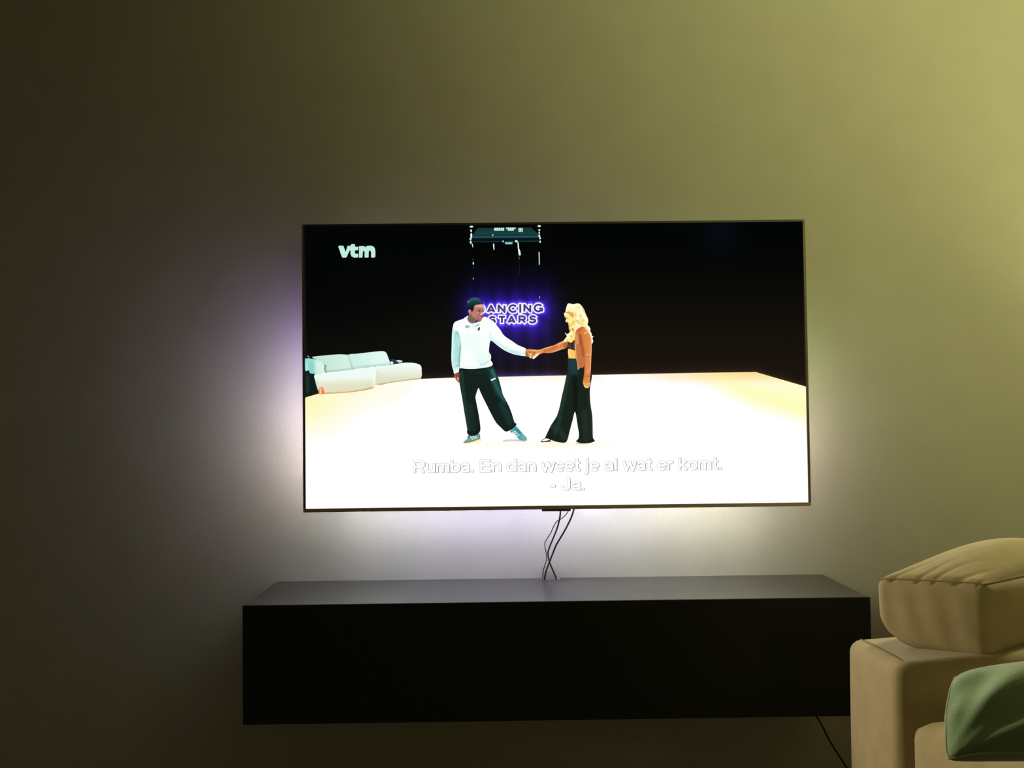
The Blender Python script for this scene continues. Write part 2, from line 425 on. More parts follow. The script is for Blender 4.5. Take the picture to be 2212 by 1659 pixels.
# --- backdrop ------------------------------------------------------
def cpx(x, z):                      # world point of the screen plane -> photo pixel
    q = R_CAM @ (np.array([x, SY, z]) - CAM); return np.array([1106 + F_PX * q[0] / q[1], 829.5 - F_PX * q[2] / q[1]])
tl, tr, br, bl = cpx(ix0, iz1), cpx(ix1, iz1), cpx(ix1, iz0), cpx(ix0, iz0)
def lerp(a, b, t): return a + (b - a) * t
SIGN = P_([(1046, 668), (1172, 665), (1160, 692), (1050, 696)])
def backdrop(p):
    x, y = p[:, 0], p[:, 1]
    c = np.zeros((len(p), 3)) + np.array([4, 6, 5])
    t = sm((y - 520) / 290) * sm((x - 640) / 600)
    c = c + (np.array([25, 20, 13]) - c) * t[:, None]
    t2 = sm((y - 620) / 200) * (1 - sm((x - 900) / 500)); c = c + (np.array([20, 19, 15]) - c) * (0.7 * t2)[:, None]
    edge = np.where(x > 1633, 804 + (x - 1633) * 0.29, 818 - (x - 910) / 723 * 14)
    g = np.exp(-np.clip(edge - y, 0, 999) / 7.0)
    c = c + np.array([44, 26, 20]) * (g * 0.75)[:, None]
    d = np.full(len(p), 1e9)
    for ln in SL: d = np.minimum(d, seg_dist(p, ln))
    up = np.where(y < 668, np.clip((y - 545) / 120, 0, 1), 1.0)
    side = np.exp(-(np.clip(np.abs(x - 1100) - 62, 0, 999) / 48) ** 2)
    c = c + np.array([10, 3, 62]) * (np.exp(-(np.clip(d - 8, 0, 999) / 75) ** 2) * side * up)[:, None]
    c = c + np.array([30, 16, 112]) * np.exp(-(np.clip(d - 6, 0, 999) / 16))[:, None]
    c = c + np.array([44, 36, 70]) * np.exp(-(np.clip(d - 5, 0, 999) / 3.5) ** 2)[:, None]
    # vertical curtain folds faintly caught by the sign's light
    c = c * (1 + 0.10 * np.sin(x / 5.5) * (np.abs(x - 1100) < 90))[:, None]
    fl = np.exp(-(np.clip(np.abs(x - 1130) - 55, 0, 999) / 25) ** 2) * np.exp(-np.clip(edge - y, 0, 999) / 6.0)
    c = c + np.array([25, 18, 95]) * fl[:, None]
    blue = np.exp(-((x - 1555) / 35) ** 2) * np.exp(-((y - 500) / 45) ** 2); c = c + np.array([2, 4, 14]) * blue[:, None]
    return np.clip(c, 0, 255)
pic = Picture(0)
h0, h1 = lerp(tl, bl, 0.62), lerp(tr, br, 0.60)
pic.poly([tl, tr, h1, h0], backdrop, step=4.0, smooth=0)
pic.poly(P_([(1000, 600), (1215, 598), (1215, 760), (1000, 762)]), backdrop, step=1.8, smooth=0)
pic.build('stage_backdrop', 'near-black stage backdrop with a violet glow, in the screen picture')

# --- stage floor ---------------------------------------------------
def floor_col(p):
    x, y = p[:, 0], p[:, 1]
    c = np.zeros((len(p), 3)) + 255.0
    t = sm((x - 1280) / 330) * (1 - sm((y - 800 - (x - 1400) * 0.02) / 42)); c = c + (np.array([255, 246, 205]) - c) * t[:, None]
    t = np.exp(-((x - 1610) / 150) ** 2) * (1 - sm((y - 803) / 32)); c = c + (np.array([250, 212, 138]) - c) * (0.9 * t)[:, None]
    s = (y - 803) - (x - 1500) * 0.30
    t = sm((x - 1480) / 150) * np.exp(-((s - 8) / 26) ** 2); c = c + (np.array([253, 253, 176]) - c) * (0.85 * t)[:, None]
    t = sm((x - 1600) / 140) * (1 - sm((y - 850) / 70)); c = c + (np.array([255, 253, 188]) - c) * (0.7 * t)[:, None]
    t = (1 - sm((x - 655) / 150)) * (1 - sm((y - 850) / 130)); c = c + (np.array([252, 250, 178]) - c) * (0.95 * t)[:, None]
    t = (1 - sm((x - 700) / 280)) * (1 - sm((y - 815) / 110)); c = c + (np.array([255, 248, 200]) - c) * (0.8 * t)[:, None]
    t = np.exp(-(np.clip(y - 816, 0, 99) / 5)) * (x < 1300) * (x > 900); c = c + (np.array([255, 240, 205]) - c) * (0.5 * t)[:, None]
    t = np.exp(-((x - 1200) / 150) ** 2) * np.exp(-((y - 962) / 9) ** 2); c = c + (np.array([255, 252, 226]) - c) * (0.5 * t)[:, None]
    return c
pic = Picture(1)
lx, rx = cpx(ix0, iz0 + 0.2)[0], cpx(ix1, iz0 + 0.2)[0]
pic.poly([(657.6, 859), (690, 850), (700, 826), (908, 818.5), (975, 816), (1300, 809.5), (1500, 805.5), (1633, 803.8), (1743.8, 836), br, bl], floor_col, step=5.0, smooth=0, glare=True,
         strokes=[line(D([(790, 1062), (880, 1048), (1000, 1056), (1060, 1062)]), 0.8, 2.2, (212, 200, 224), 0.9),
                  line(D([(300, 1078), (390, 1070), (480, 1050)]), 1.0, 5, (255, 244, 170), 0.85),
                  line(D([(1300, 1085), (1500, 1092), (1640, 1080)]), 1.0, 4, (255, 246, 200), 0.7),
                  line(D([(1760, 1105), (1900, 1108)]), 0.5, 4, (255, 246, 200), 0.7)])
# finer patch so the small foot shadows keep their shape
pic.poly(P_([(985, 940), (1300, 940), (1300, 968), (985, 968)]), lambda p: paint(p, floor_col,
         [line(D([(790, 1060), (880, 1050), (1000, 1056), (1060, 1062)]), 0.7, 2.2, (208, 196, 222), 0.95),
          line(D([(300, 1080), (390, 1072), (480, 1052)]), 0.6, 4, (255, 243, 165), 0.85),
          line(D([(1300, 1085), (1500, 1092), (1640, 1080)]), 0.8, 4, (255, 246, 200), 0.7),
          line(D([(1760, 1105), (1900, 1106)]), 0.4, 3, (255, 246, 200), 0.7)]), step=1.4, smooth=0)
pic.build('stage_floor', 'glaring white and pale yellow stage floor in the screen picture')

# --- sofa on the stage ---------------------------------------------
pic = Picture(4)
pic.poly(E_([(142, 470), (200, 455), (235, 510), (300, 515), (305, 600), (330, 700), (370, 800), (300, 862), (200, 888), (138, 912)]), (17, 31, 27),
         [line(E_([(180, 560), (190, 800)]), 1, 5, (30, 60, 52), 0.7)], step=3, smooth=0)
pic.poly(E_([(260, 236), (480, 212), (700, 193), (830, 200), (862, 215), (900, 330), (930, 445), (800, 458), (640, 472), (500, 485), (466, 440), (440, 350), (400, 310), (330, 280)]),
         hgrad(680, 760, (196, 229, 215), (212, 242, 230)), [line(E_([(505, 480), (700, 468), (925, 440)]), 0.4, 6, (182, 205, 196), 0.8), line(E_([(870, 230), (925, 440)]), 0.3, 3, (180, 205, 196), 0.8)], step=1.6, smooth=2)
pic.poly(E_([(842, 203), (1000, 185), (1200, 160), (1380, 144), (1440, 146), (1482, 168), (1512, 240), (1545, 372), (1400, 388), (1200, 400), (1050, 420), (940, 445), (900, 330)]),
         hgrad(755, 830, (208, 240, 228), (224, 250, 240)), [line(E_([(945, 440), (1100, 408), (1300, 392), (1540, 366)]), 0.3, 7, (186, 212, 204), 0.85), line(E_([(858, 220), (900, 330), (938, 440)]), 0.3, 3, (188, 212, 204), 0.8)], step=1.6, smooth=2)
pic.poly(E_([(455, 355), (498, 375), (490, 470), (470, 488)]), (146, 168, 164), step=1.5, smooth=0)
pic.poly(E_([(145, 268), (250, 268), (330, 283), (400, 303), (442, 340), (458, 390), (462, 460), (485, 500), (420, 535), (320, 535), (300, 515), (225, 505), (210, 458), (172, 466), (148, 455)]),
         hgrad(668, 700, (150, 222, 214), (212, 242, 228)),
         [blot(E_([(200, 305), (270, 300), (300, 400), (300, 515), (225, 505), (205, 455), (190, 380)]), 4, (150, 205, 195), 0.75), line(E_([(185, 330), (180, 460)]), 0.3, 2.5, (178, 240, 236), 0.8),
          blot(E_([(310, 300), (410, 310), (455, 390), (455, 470), (320, 500)]), 8, (220, 244, 232), 0.8)], step=1.5, smooth=2)
pic.poly(E_([(1290, 412), (1400, 388), (1550, 368), (1750, 335), (1900, 333), (2000, 350), (2058, 388), (2066, 470), (2055, 592), (1900, 617), (1700, 642), (1500, 672), (1300, 697)]),
         vgrad(785, 824, (240, 254, 248), (226, 226, 196)), [line(E_([(1310, 698), (1700, 642), (2055, 594)]), 0.2, 3.2, (186, 168, 120), 0.9), line(E_([(1330, 480), (1330, 690)]), 1, 7, (224, 224, 204), 0.5)], step=1.6, smooth=2)
pic.poly(E_([(300, 532), (390, 515), (480, 495), (700, 470), (930, 445), (1050, 420), (1200, 404), (1312, 400), (1314, 500), (1306, 620), (1300, 700), (1288, 742), (1200, 770), (1050, 800), (850, 825), (600, 840), (450, 845), (400, 842), (360, 790), (330, 700), (304, 600)]),
         lambda p: (lambda t: np.array([238, 253, 244]) + (np.array([228, 226, 194]) - np.array([238, 253, 244])) * sm(t)[:, None])(((p[:, 1] - 740) * 7.628 - 560 + (p[:, 0] - 680) * 0.25) / 190),
         [line(E_([(400, 846), (600, 844), (850, 830), (1050, 804), (1290, 744)]), 0.2, 4.5, (196, 152, 88), 0.95), line(E_([(320, 640), (380, 800)]), 0.5, 6, (214, 222, 190), 0.6), line(E_([(1285, 480), (1285, 720)]), 1.2, 5, (248, 252, 244), 0.7)], step=1.6, smooth=2)
pic.poly(E_([(365, 795), (388, 742), (430, 738), (455, 790), (462, 835), (420, 852), (375, 848)]), (243, 118, 58), [line(E_([(405, 760), (400, 835)]), 0.8, 2.6, (255, 212, 176), 0.9)], step=1.0, smooth=2)
pic.poly(E_([(1540, 290), (1590, 272), (1640, 290), (1675, 325), (1620, 345), (1560, 340)]), (38, 52, 88), step=1.2, smooth=2)
pic.poly(E_([(1640, 292), (1700, 290), (1752, 302), (1740, 322), (1690, 330)]), (226, 240, 240), step=1.2, smooth=0)
pic.poly(ell(*E_([(1572, 335)])[0], 3.6, 3.0), (236, 250, 246), step=1.2, smooth=0)
pic.poly(E_([(175, 215), (190, 212), (222, 240), (210, 250)]), (170, 160, 158), step=1.2, smooth=0)
pic.build('studio_sofa', 'pale mint curved sofa at the left of the screen picture')

# --- light truss ----------------------------------------------------
pic = Picture(4)
pic.poly(T_([(330, 130), (1530, 118), (1692, 268), (1692, 345), (205, 356), (225, 275)]), vgrad(491, 514, (24, 52, 54), (30, 72, 74)),
         [line(T_([(230, 300), (700, 285), (1650, 285)]), 0.6, 2.5, (10, 42, 46), 0.6), line(T_([(230, 340), (1680, 328)]), 0.3, 2, (44, 92, 92), 0.8)], step=2, smooth=0)
pic.poly(T_([(205, 356), (1692, 345), (1700, 412), (212, 428)]), (6, 22, 32), step=3, smooth=0)
pic.poly(T_([(212, 428), (1700, 412), (1700, 440), (214, 450)]), (28, 48, 52), step=3, smooth=0)
pic.build('light_truss', 'teal lighting truss at the top of the screen picture')
MINT = (222, 250, 238)
class Lamp:
    def poly(self, P, base, **k):
        p = Picture(8); p.poly(P, base, **k); p.build('stage_lamp', 'tiny pale stage lamp or lit cord in the screen picture')
pic = Lamp()
for cx, cy, rx, ry in [(190, 100, 42, 20), (183, 190, 20, 27), (187, 300, 22, 62), (170, 375, 22, 26), (175, 447, 20, 36),
                       (1708, 88, 38, 20), (1710, 175, 20, 22), (1708, 235, 16, 28), (1710, 305, 20, 30), (1727, 355, 18, 28), (1730, 437, 18, 25),
                       (668, 288, 12, 18), (900, 430, 13, 22), (1195, 428, 30, 26), (690, 490, 12, 14), (233, 920, 13, 34)]:
    c = T_([(cx, cy)])[0]; pic.poly(ell(c[0], c[1], rx / 10.37, ry / 10.37, 12), MINT, step=2, smooth=0)
pic.poly(T_([(196, 480), (216, 478), (230, 555), (216, 562)]), MINT, step=2, smooth=0)
for k in range(5): pic.poly(T_([(702 + k * 46, 126), (738 + k * 46, 124), (740 + k * 46, 190), (702 + k * 46, 192)]), (205, 242, 224), step=2, smooth=0)
for k in range(5): pic.poly(T_([(966 + k * 44, 120), (1004 + k * 44, 119), (1004 + k * 44, 152), (966 + k * 44, 154)]), (188, 238, 214), step=2, smooth=0)
pic.poly(T_([(1000, 152), (1144, 150), (1140, 190), (1008, 192)]), (190, 236, 214), step=2, smooth=0)
for k in range(3): pic.poly(T_([(1244 + k * 33, 130), (1272 + k * 33, 128), (1272 + k * 33, 214), (1250 + k * 33, 220)]), (205, 242, 226), step=2, smooth=0)
pic.poly(T_([(940, 450), (1112, 448), (1106, 492), (948, 494)]), (132, 206, 206), step=2, smooth=1)
pic.poly(T_([(672, 500), (700, 495), (706, 600), (696, 632), (684, 605)]), (226, 246, 240), step=2, smooth=0)
pic.poly(T_([(1222, 450), (1246, 448), (1258, 590), (1282, 640), (1296, 720), (1285, 745), (1250, 742), (1238, 640), (1228, 560)]), (232, 250, 244), step=2, smooth=0)
pic.poly(T_([(1694, 668), (1716, 666), (1722, 950), (1702, 956)]), (214, 226, 222), step=2, smooth=0)
pic.poly(T_([(1240, 770), (1262, 768), (1272, 830), (1256, 832)]), (92, 92, 90), step=2, smooth=0)
pic.poly(T_([(1252, 832), (1262, 832), (1274, 1160), (1262, 1160)]), (34, 33, 34), step=2, smooth=0)
for a in ((226, 835, 7, 18, (110, 110, 108)), (240, 1028, 6, 16, (80, 78, 84)), (236, 1264, 9, 22, (190, 190, 206)), (1718, 1682, 9, 26, (190, 186, 226))):
    c = T_([(a[0], a[1])])[0]; pic.poly(ell(c[0], c[1], a[2] / 10.37, a[3] / 10.37, 10), a[4], step=2, smooth=0)

# --- lettering --------------------------------------------------------
def arc(cx, cy, rx, ry, a0, a1, n=10):
    a = np.radians(np.linspace(a0, a1, n)); return [(cx + rx * math.cos(t), cy + ry * math.sin(t)) for t in a]
XH = 0.74
GL = {
 'R': (0.76, [[(.08, 0), (.08, 1)], [(.08, .92), (.42, .92)] + arc(.42, .69, .23, .23, 90, -90) + [(.08, .46)], [(.42, .46), (.64, 0)]]),
 'u': (0.60, [[(.08, XH), (.08, .28)] + arc(.285, .28, .205, .21, 180, 360), [(.49, XH), (.49, 0)]]),
 'm': (0.88, [[(.08, 0), (.08, XH)], arc(.25, .48, .17, .19, 180, 0) + [(.42, 0)], arc(.59, .48, .17, .19, 180, 0) + [(.76, 0)]]),
 'b': (0.61, [[(.08, 0), (.08, 1)], arc(.31, .37, .23, .30, 0, 360, 20)]),
 'a': (0.58, [[(.09, .51)] + arc(.275, .50, .185, .165, 160, 0) + [(.46, .14), (.52, .03)], arc(.27, .215, .19, .145, 0, 360, 16), [(.30, .36), (.46, .42)]]),
 '.': (0.28, [[(.11, 0), (.11, .17)]]),
 'E': (0.72, [[(.08, 0), (.08, 1)], [(.08, .92), (.64, .92)], [(.08, .52), (.60, .52)], [(.08, .08), (.66, .08)]]),
 'n': (0.60, [[(.08, 0), (.08, XH)], arc(.285, .46, .205, .205, 180, 0) + [(.49, 0)]]),
 'd': (0.61, [[(.52, 0), (.52, 1)], arc(.29, .37, .23, .30, 0, 360, 20)]),
 'w': (0.80, [[(.03, XH), (.21, 0), (.39, .72), (.57, 0), (.75, XH)]]),
 'e': (0.58, [arc(.29, .37, .23, .30, 0, 318, 18), [(.06, .37), (.52, .37)]]),
 't': (0.37, [[(.16, .97), (.16, .20), (.20, .10), (.34, .075)], [(.02, .67), (.33, .67)]]),
 'j': (0.26, [[(.11, XH), (.11, -.10), (.08, -.19), (-.02, -.21)], [(.11, .86), (.11, 1.0)]]),
 'l': (0.25, [[(.10, 0), (.10, 1)]]),
 'k': (0.57, [[(.08, 0), (.08, 1)], [(.48, XH), (.10, .32)], [(.22, .44), (.50, 0)]]),
 'o': (0.60, [arc(.30, .37, .23, .30, 0, 360, 20)]),
 'r': (0.38, [[(.08, 0), (.08, XH)], [(.08, .42), (.12, .57), (.21, .65), (.36, .655)]]),
 'J': (0.58, [[(.43, 1), (.43, .28)] + arc(.245, .28, .185, .20, 0, -180) + [(.06, .33)]]),
 '-': (0.40, [[(.04, .36), (.32, .36)]]),
 ' ': (0.30, []),
}
def text_lines(s, x0, x1, y0, y1, cap):
    adv = sum(GL[c][0] for c in s); k = (x1 - x0) / adv; x = 0; out = []
    for c in s:
        w, ls = GL[c]
        for ln in ls:
            out.append(np.array([(x0 + (x + px) * k, y0 + (y1 - y0) * ((x + px) / adv) - py * cap) for px, py in ln]))
        x += w
    return out
pic = Picture(6)
T1 = text_lines('Rumba. En dan weet je al wat er komt.', 892.5, 1562.5, 1021.3, 1014.3, 26.8) + text_lines('- Ja.', 1187.5, 1266.5, 1060.0, 1058.8, 26.4)
pic.strokes(T1, 3.05, (188, 184, 188), ext=0.5)
pic.strokes(T1, 2.6, (104, 98, 104), shift=(0.95, 0.35), ext=0.2)
pic.strokes(T1, 2.45, (255, 255, 255))
pic.build('subtitle', 'two lines of white outlined subtitle in the screen picture')

pic = Picture(6)
MN = (192, 236, 220)
pic.poly(L_([(367, 252), (376, 246), (412, 247), (432, 303), (448, 247), (480, 247), (478, 262), (440, 345), (432, 350), (404, 350), (398, 343)]), MN, step=2, smooth=0)
pic.poly(L_([(476, 240), (484, 232), (508, 232), (514, 238), (512, 254), (542, 256), (538, 286), (513, 286), (512, 304), (518, 316), (541, 317), (541, 345), (530, 350), (505, 350), (482, 338), (474, 315), (474, 287), (458, 284), (462, 256), (475, 255)]), MN, step=2, smooth=0)
pic.poly(L_([(548, 250), (598, 250), (601, 262), (618, 248), (636, 246), (656, 247), (676, 254), (688, 272), (691, 295), (691, 340), (684, 350), (656, 350), (654, 340), (654, 302), (648, 288), (640, 288), (633, 300), (633, 343), (626, 350), (600, 350), (597, 340), (597, 302), (592, 290), (586, 292), (581, 306), (580, 343), (573, 350), (548, 350)]), MN, step=2, smooth=0)
pic.build('channel_logo', 'pale mint channel logo reading vtm in the screen picture')

pic = Picture(4)
pic.strokes(SL, 5.2, (148, 126, 238), ext=3.0)
pic.strokes(SL, 4.8, (253, 250, 255), ext=2.7)
pic.strokes(SL, 2.25, (112, 100, 140))
pic.strokes(SL, 1.75, (74, 60, 138))
pic.build('stage_sign', 'glowing violet and white sign reading DANCING STARS in the screen picture')

# --- person in the mint sweater ---------------------------------------
pic = Picture(8)
# shoes
pic.poly(D([(252, 1080), (268, 1060), (300, 1035), (308, 1000), (320, 985), (400, 990), (465, 962), (474, 1000), (476, 1032), (440, 1045), (380, 1068), (310, 1084), (262, 1087)]), (98, 168, 170),
         [line(D([(258, 1082), (340, 1074), (420, 1048), (476, 1030)]), 0.9, 1.4, (152, 122, 84)), line(D([(258, 1078), (300, 1050)]), 1.2, 2.5, (150, 150, 120), 0.7), line(D([(305, 1015), (335, 1000)]), 0.4, 1.4, (34, 66, 72), 0.7),
          line(D([(348, 1005), (378, 1040)]), 0.6, 0.8, (226, 244, 240)), line(D([(378, 998), (408, 1030)]), 0.6, 0.8, (226, 244, 240)), line(D([(405, 990), (432, 1020)]), 0.6, 0.8, (226, 244, 240)),
          line(D([(455, 980), (462, 1020)]), 0.8, 2, (132, 140, 104), 0.8)], step=1.0, smooth=2)
pic.poly(D([(870, 925), (900, 900), (940, 865), (962, 870), (1000, 915), (1050, 975), (1085, 1005), (1096, 1040), (1085, 1058), (1040, 1056), (990, 1042), (960, 1000), (930, 965), (885, 950)]), (86, 168, 172),
         [line(D([(1000, 1040), (1050, 1052), (1085, 1050)]), 1.0, 2.4, (132, 158, 128), 0.95), line(D([(1040, 1000), (1080, 1030)]), 2, 4, (128, 180, 168), 0.7), line(D([(945, 900), (1005, 955)]), 0.8, 2, (40, 112, 120), 0.7),
          line(D([(880, 930), (915, 955)]), 0.4, 1.6, (150, 160, 130), 0.8), line(D([(905, 948), (945, 935)]), 0.7, 0.8, (230, 246, 242)), line(D([(928, 968), (965, 955)]), 0.7, 0.8, (230, 246, 242)), line(D([(965, 990), (990, 980)]), 0.6, 0.8, (214, 238, 234))], step=1.0, smooth=2)
# trousers
pic.poly(A([(205, 795), (196, 850), (190, 880), (194, 940), (205, 1010), (225, 1120), (245, 1250), (262, 1350), (273, 1418), (270, 1445), (292, 1478), (350, 1480), (385, 1460), (405, 1420), (398, 1340), (380, 1230), (360, 1130), (356, 1090), (370, 1040), (386, 1003), (398, 1030), (420, 1080), (470, 1180), (520, 1280), (562, 1352), (612, 1402), (655, 1440), (700, 1425), (745, 1395), (766, 1360), (745, 1350), (720, 1270), (690, 1190), (650, 1112), (627, 1068), (607, 990), (588, 920), (562, 855), (530, 792), (400, 780)]),
         (21, 34, 30),
         [blot(A([(480, 810), (535, 800), (565, 860), (600, 980), (620, 1060), (660, 1130), (640, 1150), (560, 1050), (520, 950), (500, 880)]), 16, (30, 78, 76), 0.95), line(A([(535, 930), (590, 1050), (650, 1130)]), 0.8, 6, (44, 92, 90), 0.75),
          line(A([(520, 830), (550, 890)]), 0.6, 4, (72, 120, 118), 0.65), line(A([(215, 850), (225, 980), (260, 1250), (290, 1440)]), 1.0, 6, (34, 60, 54), 0.8), line(A([(620, 1180), (700, 1340)]), 3, 10, (26, 58, 52), 0.7),
          line(A([(395, 1030), (470, 1190), (570, 1370)]), 0.5, 3, (46, 44, 40), 0.7), line(A([(300, 830), (400, 850), (470, 830)]), 1, 6, (24, 44, 42), 0.7), line(A([(300, 1180), (330, 1420)]), 2, 8, (28, 46, 40), 0.8), line(A([(275, 1440), (340, 1455), (400, 1420)]), 0.5, 3, (20, 26, 24), 0.9)], step=1.8, smooth=2)
pic.poly(A([(506, 920), (552, 903), (560, 914), (512, 936)]), (232, 248, 244), step=2, smooth=0)
# left hand
pic.poly(A([(143, 855), (192, 845), (198, 895), (195, 945), (186, 957), (172, 938), (160, 922), (147, 895)]), (146, 82, 66),
         [line(A([(176, 905), (186, 920)]), 0.9, 2.0, (240, 196, 160), 0.9), line(A([(180, 935), (186, 952)]), 0.7, 1.8, (226, 160, 118), 0.9), line(A([(150, 890), (175, 935)]), 0.5, 2.5, (190, 120, 92), 0.8), line(A([(165, 915), (172, 880)]), 0.3, 1.5, (96, 48, 40), 0.7), line(A([(192, 850), (195, 940)]), 0.3, 2, (92, 46, 38), 0.7)], step=1.0, smooth=2)
# white collar inside, then the sweater body and sleeves
pic.poly(B([(430, 540), (520, 606), (640, 570), (735, 490), (775, 520), (720, 720), (520, 720), (440, 640)]), (240, 252, 249), step=1.6, smooth=0)
pic.poly(B([(455, 452), (400, 478), (350, 515), (260, 545), (190, 580), (165, 640), (150, 720), (142, 820), (138, 950), (135, 1080), (130, 1200), (135, 1330), (150, 1430), (175, 1510), (183, 1548), (232, 1530), (275, 1510), (283, 1445), (400, 1455), (560, 1457), (700, 1442), (830, 1422), (900, 1395), (910, 1360), (895, 1322), (872, 1300), (880, 1240), (875, 1190), (845, 1150), (840, 1100), (848, 1020), (860, 950), (885, 922), (940, 965), (1020, 1030), (1120, 1100), (1250, 1162), (1380, 1197), (1535, 1216), (1528, 1160), (1545, 1085), (1480, 1045), (1380, 1005), (1290, 940), (1180, 870), (1110, 810), (1060, 730), (1000, 650), (950, 590), (880, 530), (820, 495), (770, 470), (735, 480), (712, 510), (690, 550), (640, 575), (540, 605), (470, 580), (430, 525), (440, 480)]),
         (250, 255, 253),
         [blot(B([(150, 720), (235, 740), (285, 860), (305, 1030), (285, 1250), (275, 1440), (180, 1500), (125, 1330), (130, 1000)]), 7, (190, 238, 230), 0.95),
          line(B([(215, 800), (262, 1000), (245, 1300)]), 2, 8, (164, 222, 214), 0.75), line(B([(240, 760), (288, 880), (302, 1030), (280, 1250), (278, 1430)]), 0.3, 1.6, (104, 158, 152), 0.85), line(B([(160, 780), (140, 1050), (140, 1300)]), 0.5, 4, (222, 250, 244), 0.8),
          line(B([(195, 1425), (250, 1395)]), 0.4, 2.2, (118, 178, 172), 0.8), line(B([(170, 1440), (255, 1480)]), 3, 5, (222, 248, 243), 0.7),
          blot(B([(870, 880), (940, 900), (1100, 1010), (1300, 1110), (1520, 1150), (1520, 1215), (1380, 1197), (1120, 1100), (900, 930)]), 9, (206, 244, 236), 0.95), line(B([(1240, 1130), (1380, 1150)]), 0.3, 4, (190, 228, 220), 0.7),
          line(B([(865, 800), (872, 900), (855, 1000)]), 0.4, 4, (214, 242, 236), 0.8), line(B([(680, 1378), (760, 1368), (830, 1312)]), 0.3, 2.2, (142, 192, 184), 0.9), blot(B([(600, 1270), (760, 1250), (840, 1290), (780, 1370), (660, 1385)]), 12, (214, 248, 242), 0.8),
          line(B([(835, 1150), (850, 1200), (835, 1230)]), 0.3, 2, (190, 222, 216), 0.7), line(B([(300, 1420), (560, 1435), (800, 1400)]), 0.3, 3, (232, 248, 244), 0.7), line(B([(420, 900), (600, 1000), (700, 1180)]), 6, 20, (240, 254, 250), 0.8),
          blot(B([(383, 650), (420, 635), (470, 645), (496, 668), (470, 668), (430, 690), (400, 680)]), 2.2, (138, 180, 172), 0.95), blot(B([(560, 660), (610, 620), (665, 595), (650, 640), (600, 660)]), 2.4, (150, 196, 188), 0.9),
          line(B([(545, 605), (555, 680)]), 0.3, 2, (222, 240, 236), 0.7)], step=1.3, smooth=2)
pic.poly(ell(*B([(650, 703)])[0], 2.3, 4.2, 14, 0.35), (52, 62, 62), [line(B([(655, 690)]), 0.4, 1.5, (100, 112, 110), 0.7)], step=1, smooth=0)
# neck and face
pic.poly(B([(560, 262), (600, 246), (650, 238), (715, 238), (740, 262), (752, 310), (758, 345), (748, 372), (732, 402), (740, 425), (728, 448), (740, 470), (728, 492), (712, 502), (705, 535), (672, 566), (630, 562), (600, 548), (570, 585), (520, 602), (470, 580), (430, 525), (440, 485), (462, 462), (468, 420), (452, 385), (452, 352), (478, 332), (520, 350), (540, 300)]),
         (178, 112, 98),
         [blot(B([(425, 470), (500, 430), (560, 500), (610, 550), (560, 600), (470, 585)]), 7, (112, 98, 84), 0.95), blot(B([(560, 265), (720, 240), (745, 300), (690, 300), (600, 300)]), 4, (220, 178, 172), 0.95),
          line(B([(585, 330), (570, 430)]), 3, 6, (206, 132, 112), 0.7), blot(B([(600, 470), (700, 470), (705, 530), (650, 560)]), 5, (152, 118, 118), 0.85), line(B([(690, 430), (715, 405)]), 1.1, 2.0, (232, 190, 192), 0.95), line(B([(735, 300), (752, 350)]), 0.8, 2.2, (206, 186, 206), 0.8),
          line(B([(622, 366), (672, 360)]), 0.2, 1.6, (92, 44, 40), 0.9), line(B([(640, 384)]), 0.8, 1.4, (248, 190, 178), 0.95), line(B([(662, 380)]), 0.7, 1.2, (70, 24, 24), 0.9), line(B([(720, 352), (735, 372)]), 0.3, 1.4, (110, 60, 62), 0.8), line(B([(690, 452), (722, 450)]), 0.3, 1.4, (118, 62, 60), 0.8),
          line(B([(700, 482), (735, 478)]), 0.4, 1.2, (96, 44, 46), 0.9), line(B([(672, 500), (712, 510)]), 0.4, 2.5, (176, 138, 142), 0.7), line(B([(610, 540), (680, 560)]), 0.3, 2, (96, 72, 70), 0.7), blot(B([(452, 350), (500, 345), (512, 390), (480, 420), (462, 400)]), 2, (214, 166, 156), 0.95), line(B([(480, 368), (490, 395)]), 0.3, 1.3, (140, 88, 80), 0.9),
          line(B([(520, 370), (545, 330)]), 0.8, 2.4, (86, 52, 46), 0.8)], step=0.9, smooth=2)
# beanie and hair
pic.poly(B([(450, 430), (436, 390), (418, 320), (412, 252), (428, 200), (465, 150), (520, 118), (590, 106), (650, 122), (700, 172), (734, 240), (690, 234), (640, 240), (590, 250), (565, 268), (552, 310), (535, 345), (515, 368), (500, 348), (470, 330), (450, 345), (448, 380)]),
         vgrad(642, 668, (40, 78, 90), (14, 30, 36)), [line(B([(470, 170), (560, 125), (640, 135)]), 1, 5, (50, 92, 104), 0.7), line(B([(448, 192)]), 0.7, 1.8, (140, 182, 190), 0.9), line(B([(560, 230), (640, 215), (715, 225)]), 0.4, 2, (30, 56, 66), 0.9), line(B([(540, 290), (560, 250), (640, 230), (720, 235)]), 0.3, 1.6, (18, 34, 44), 0.9), line(B([(520, 345), (530, 360)]), 0.8, 2, (12, 14, 16), 0.9)], step=1.2, smooth=2)
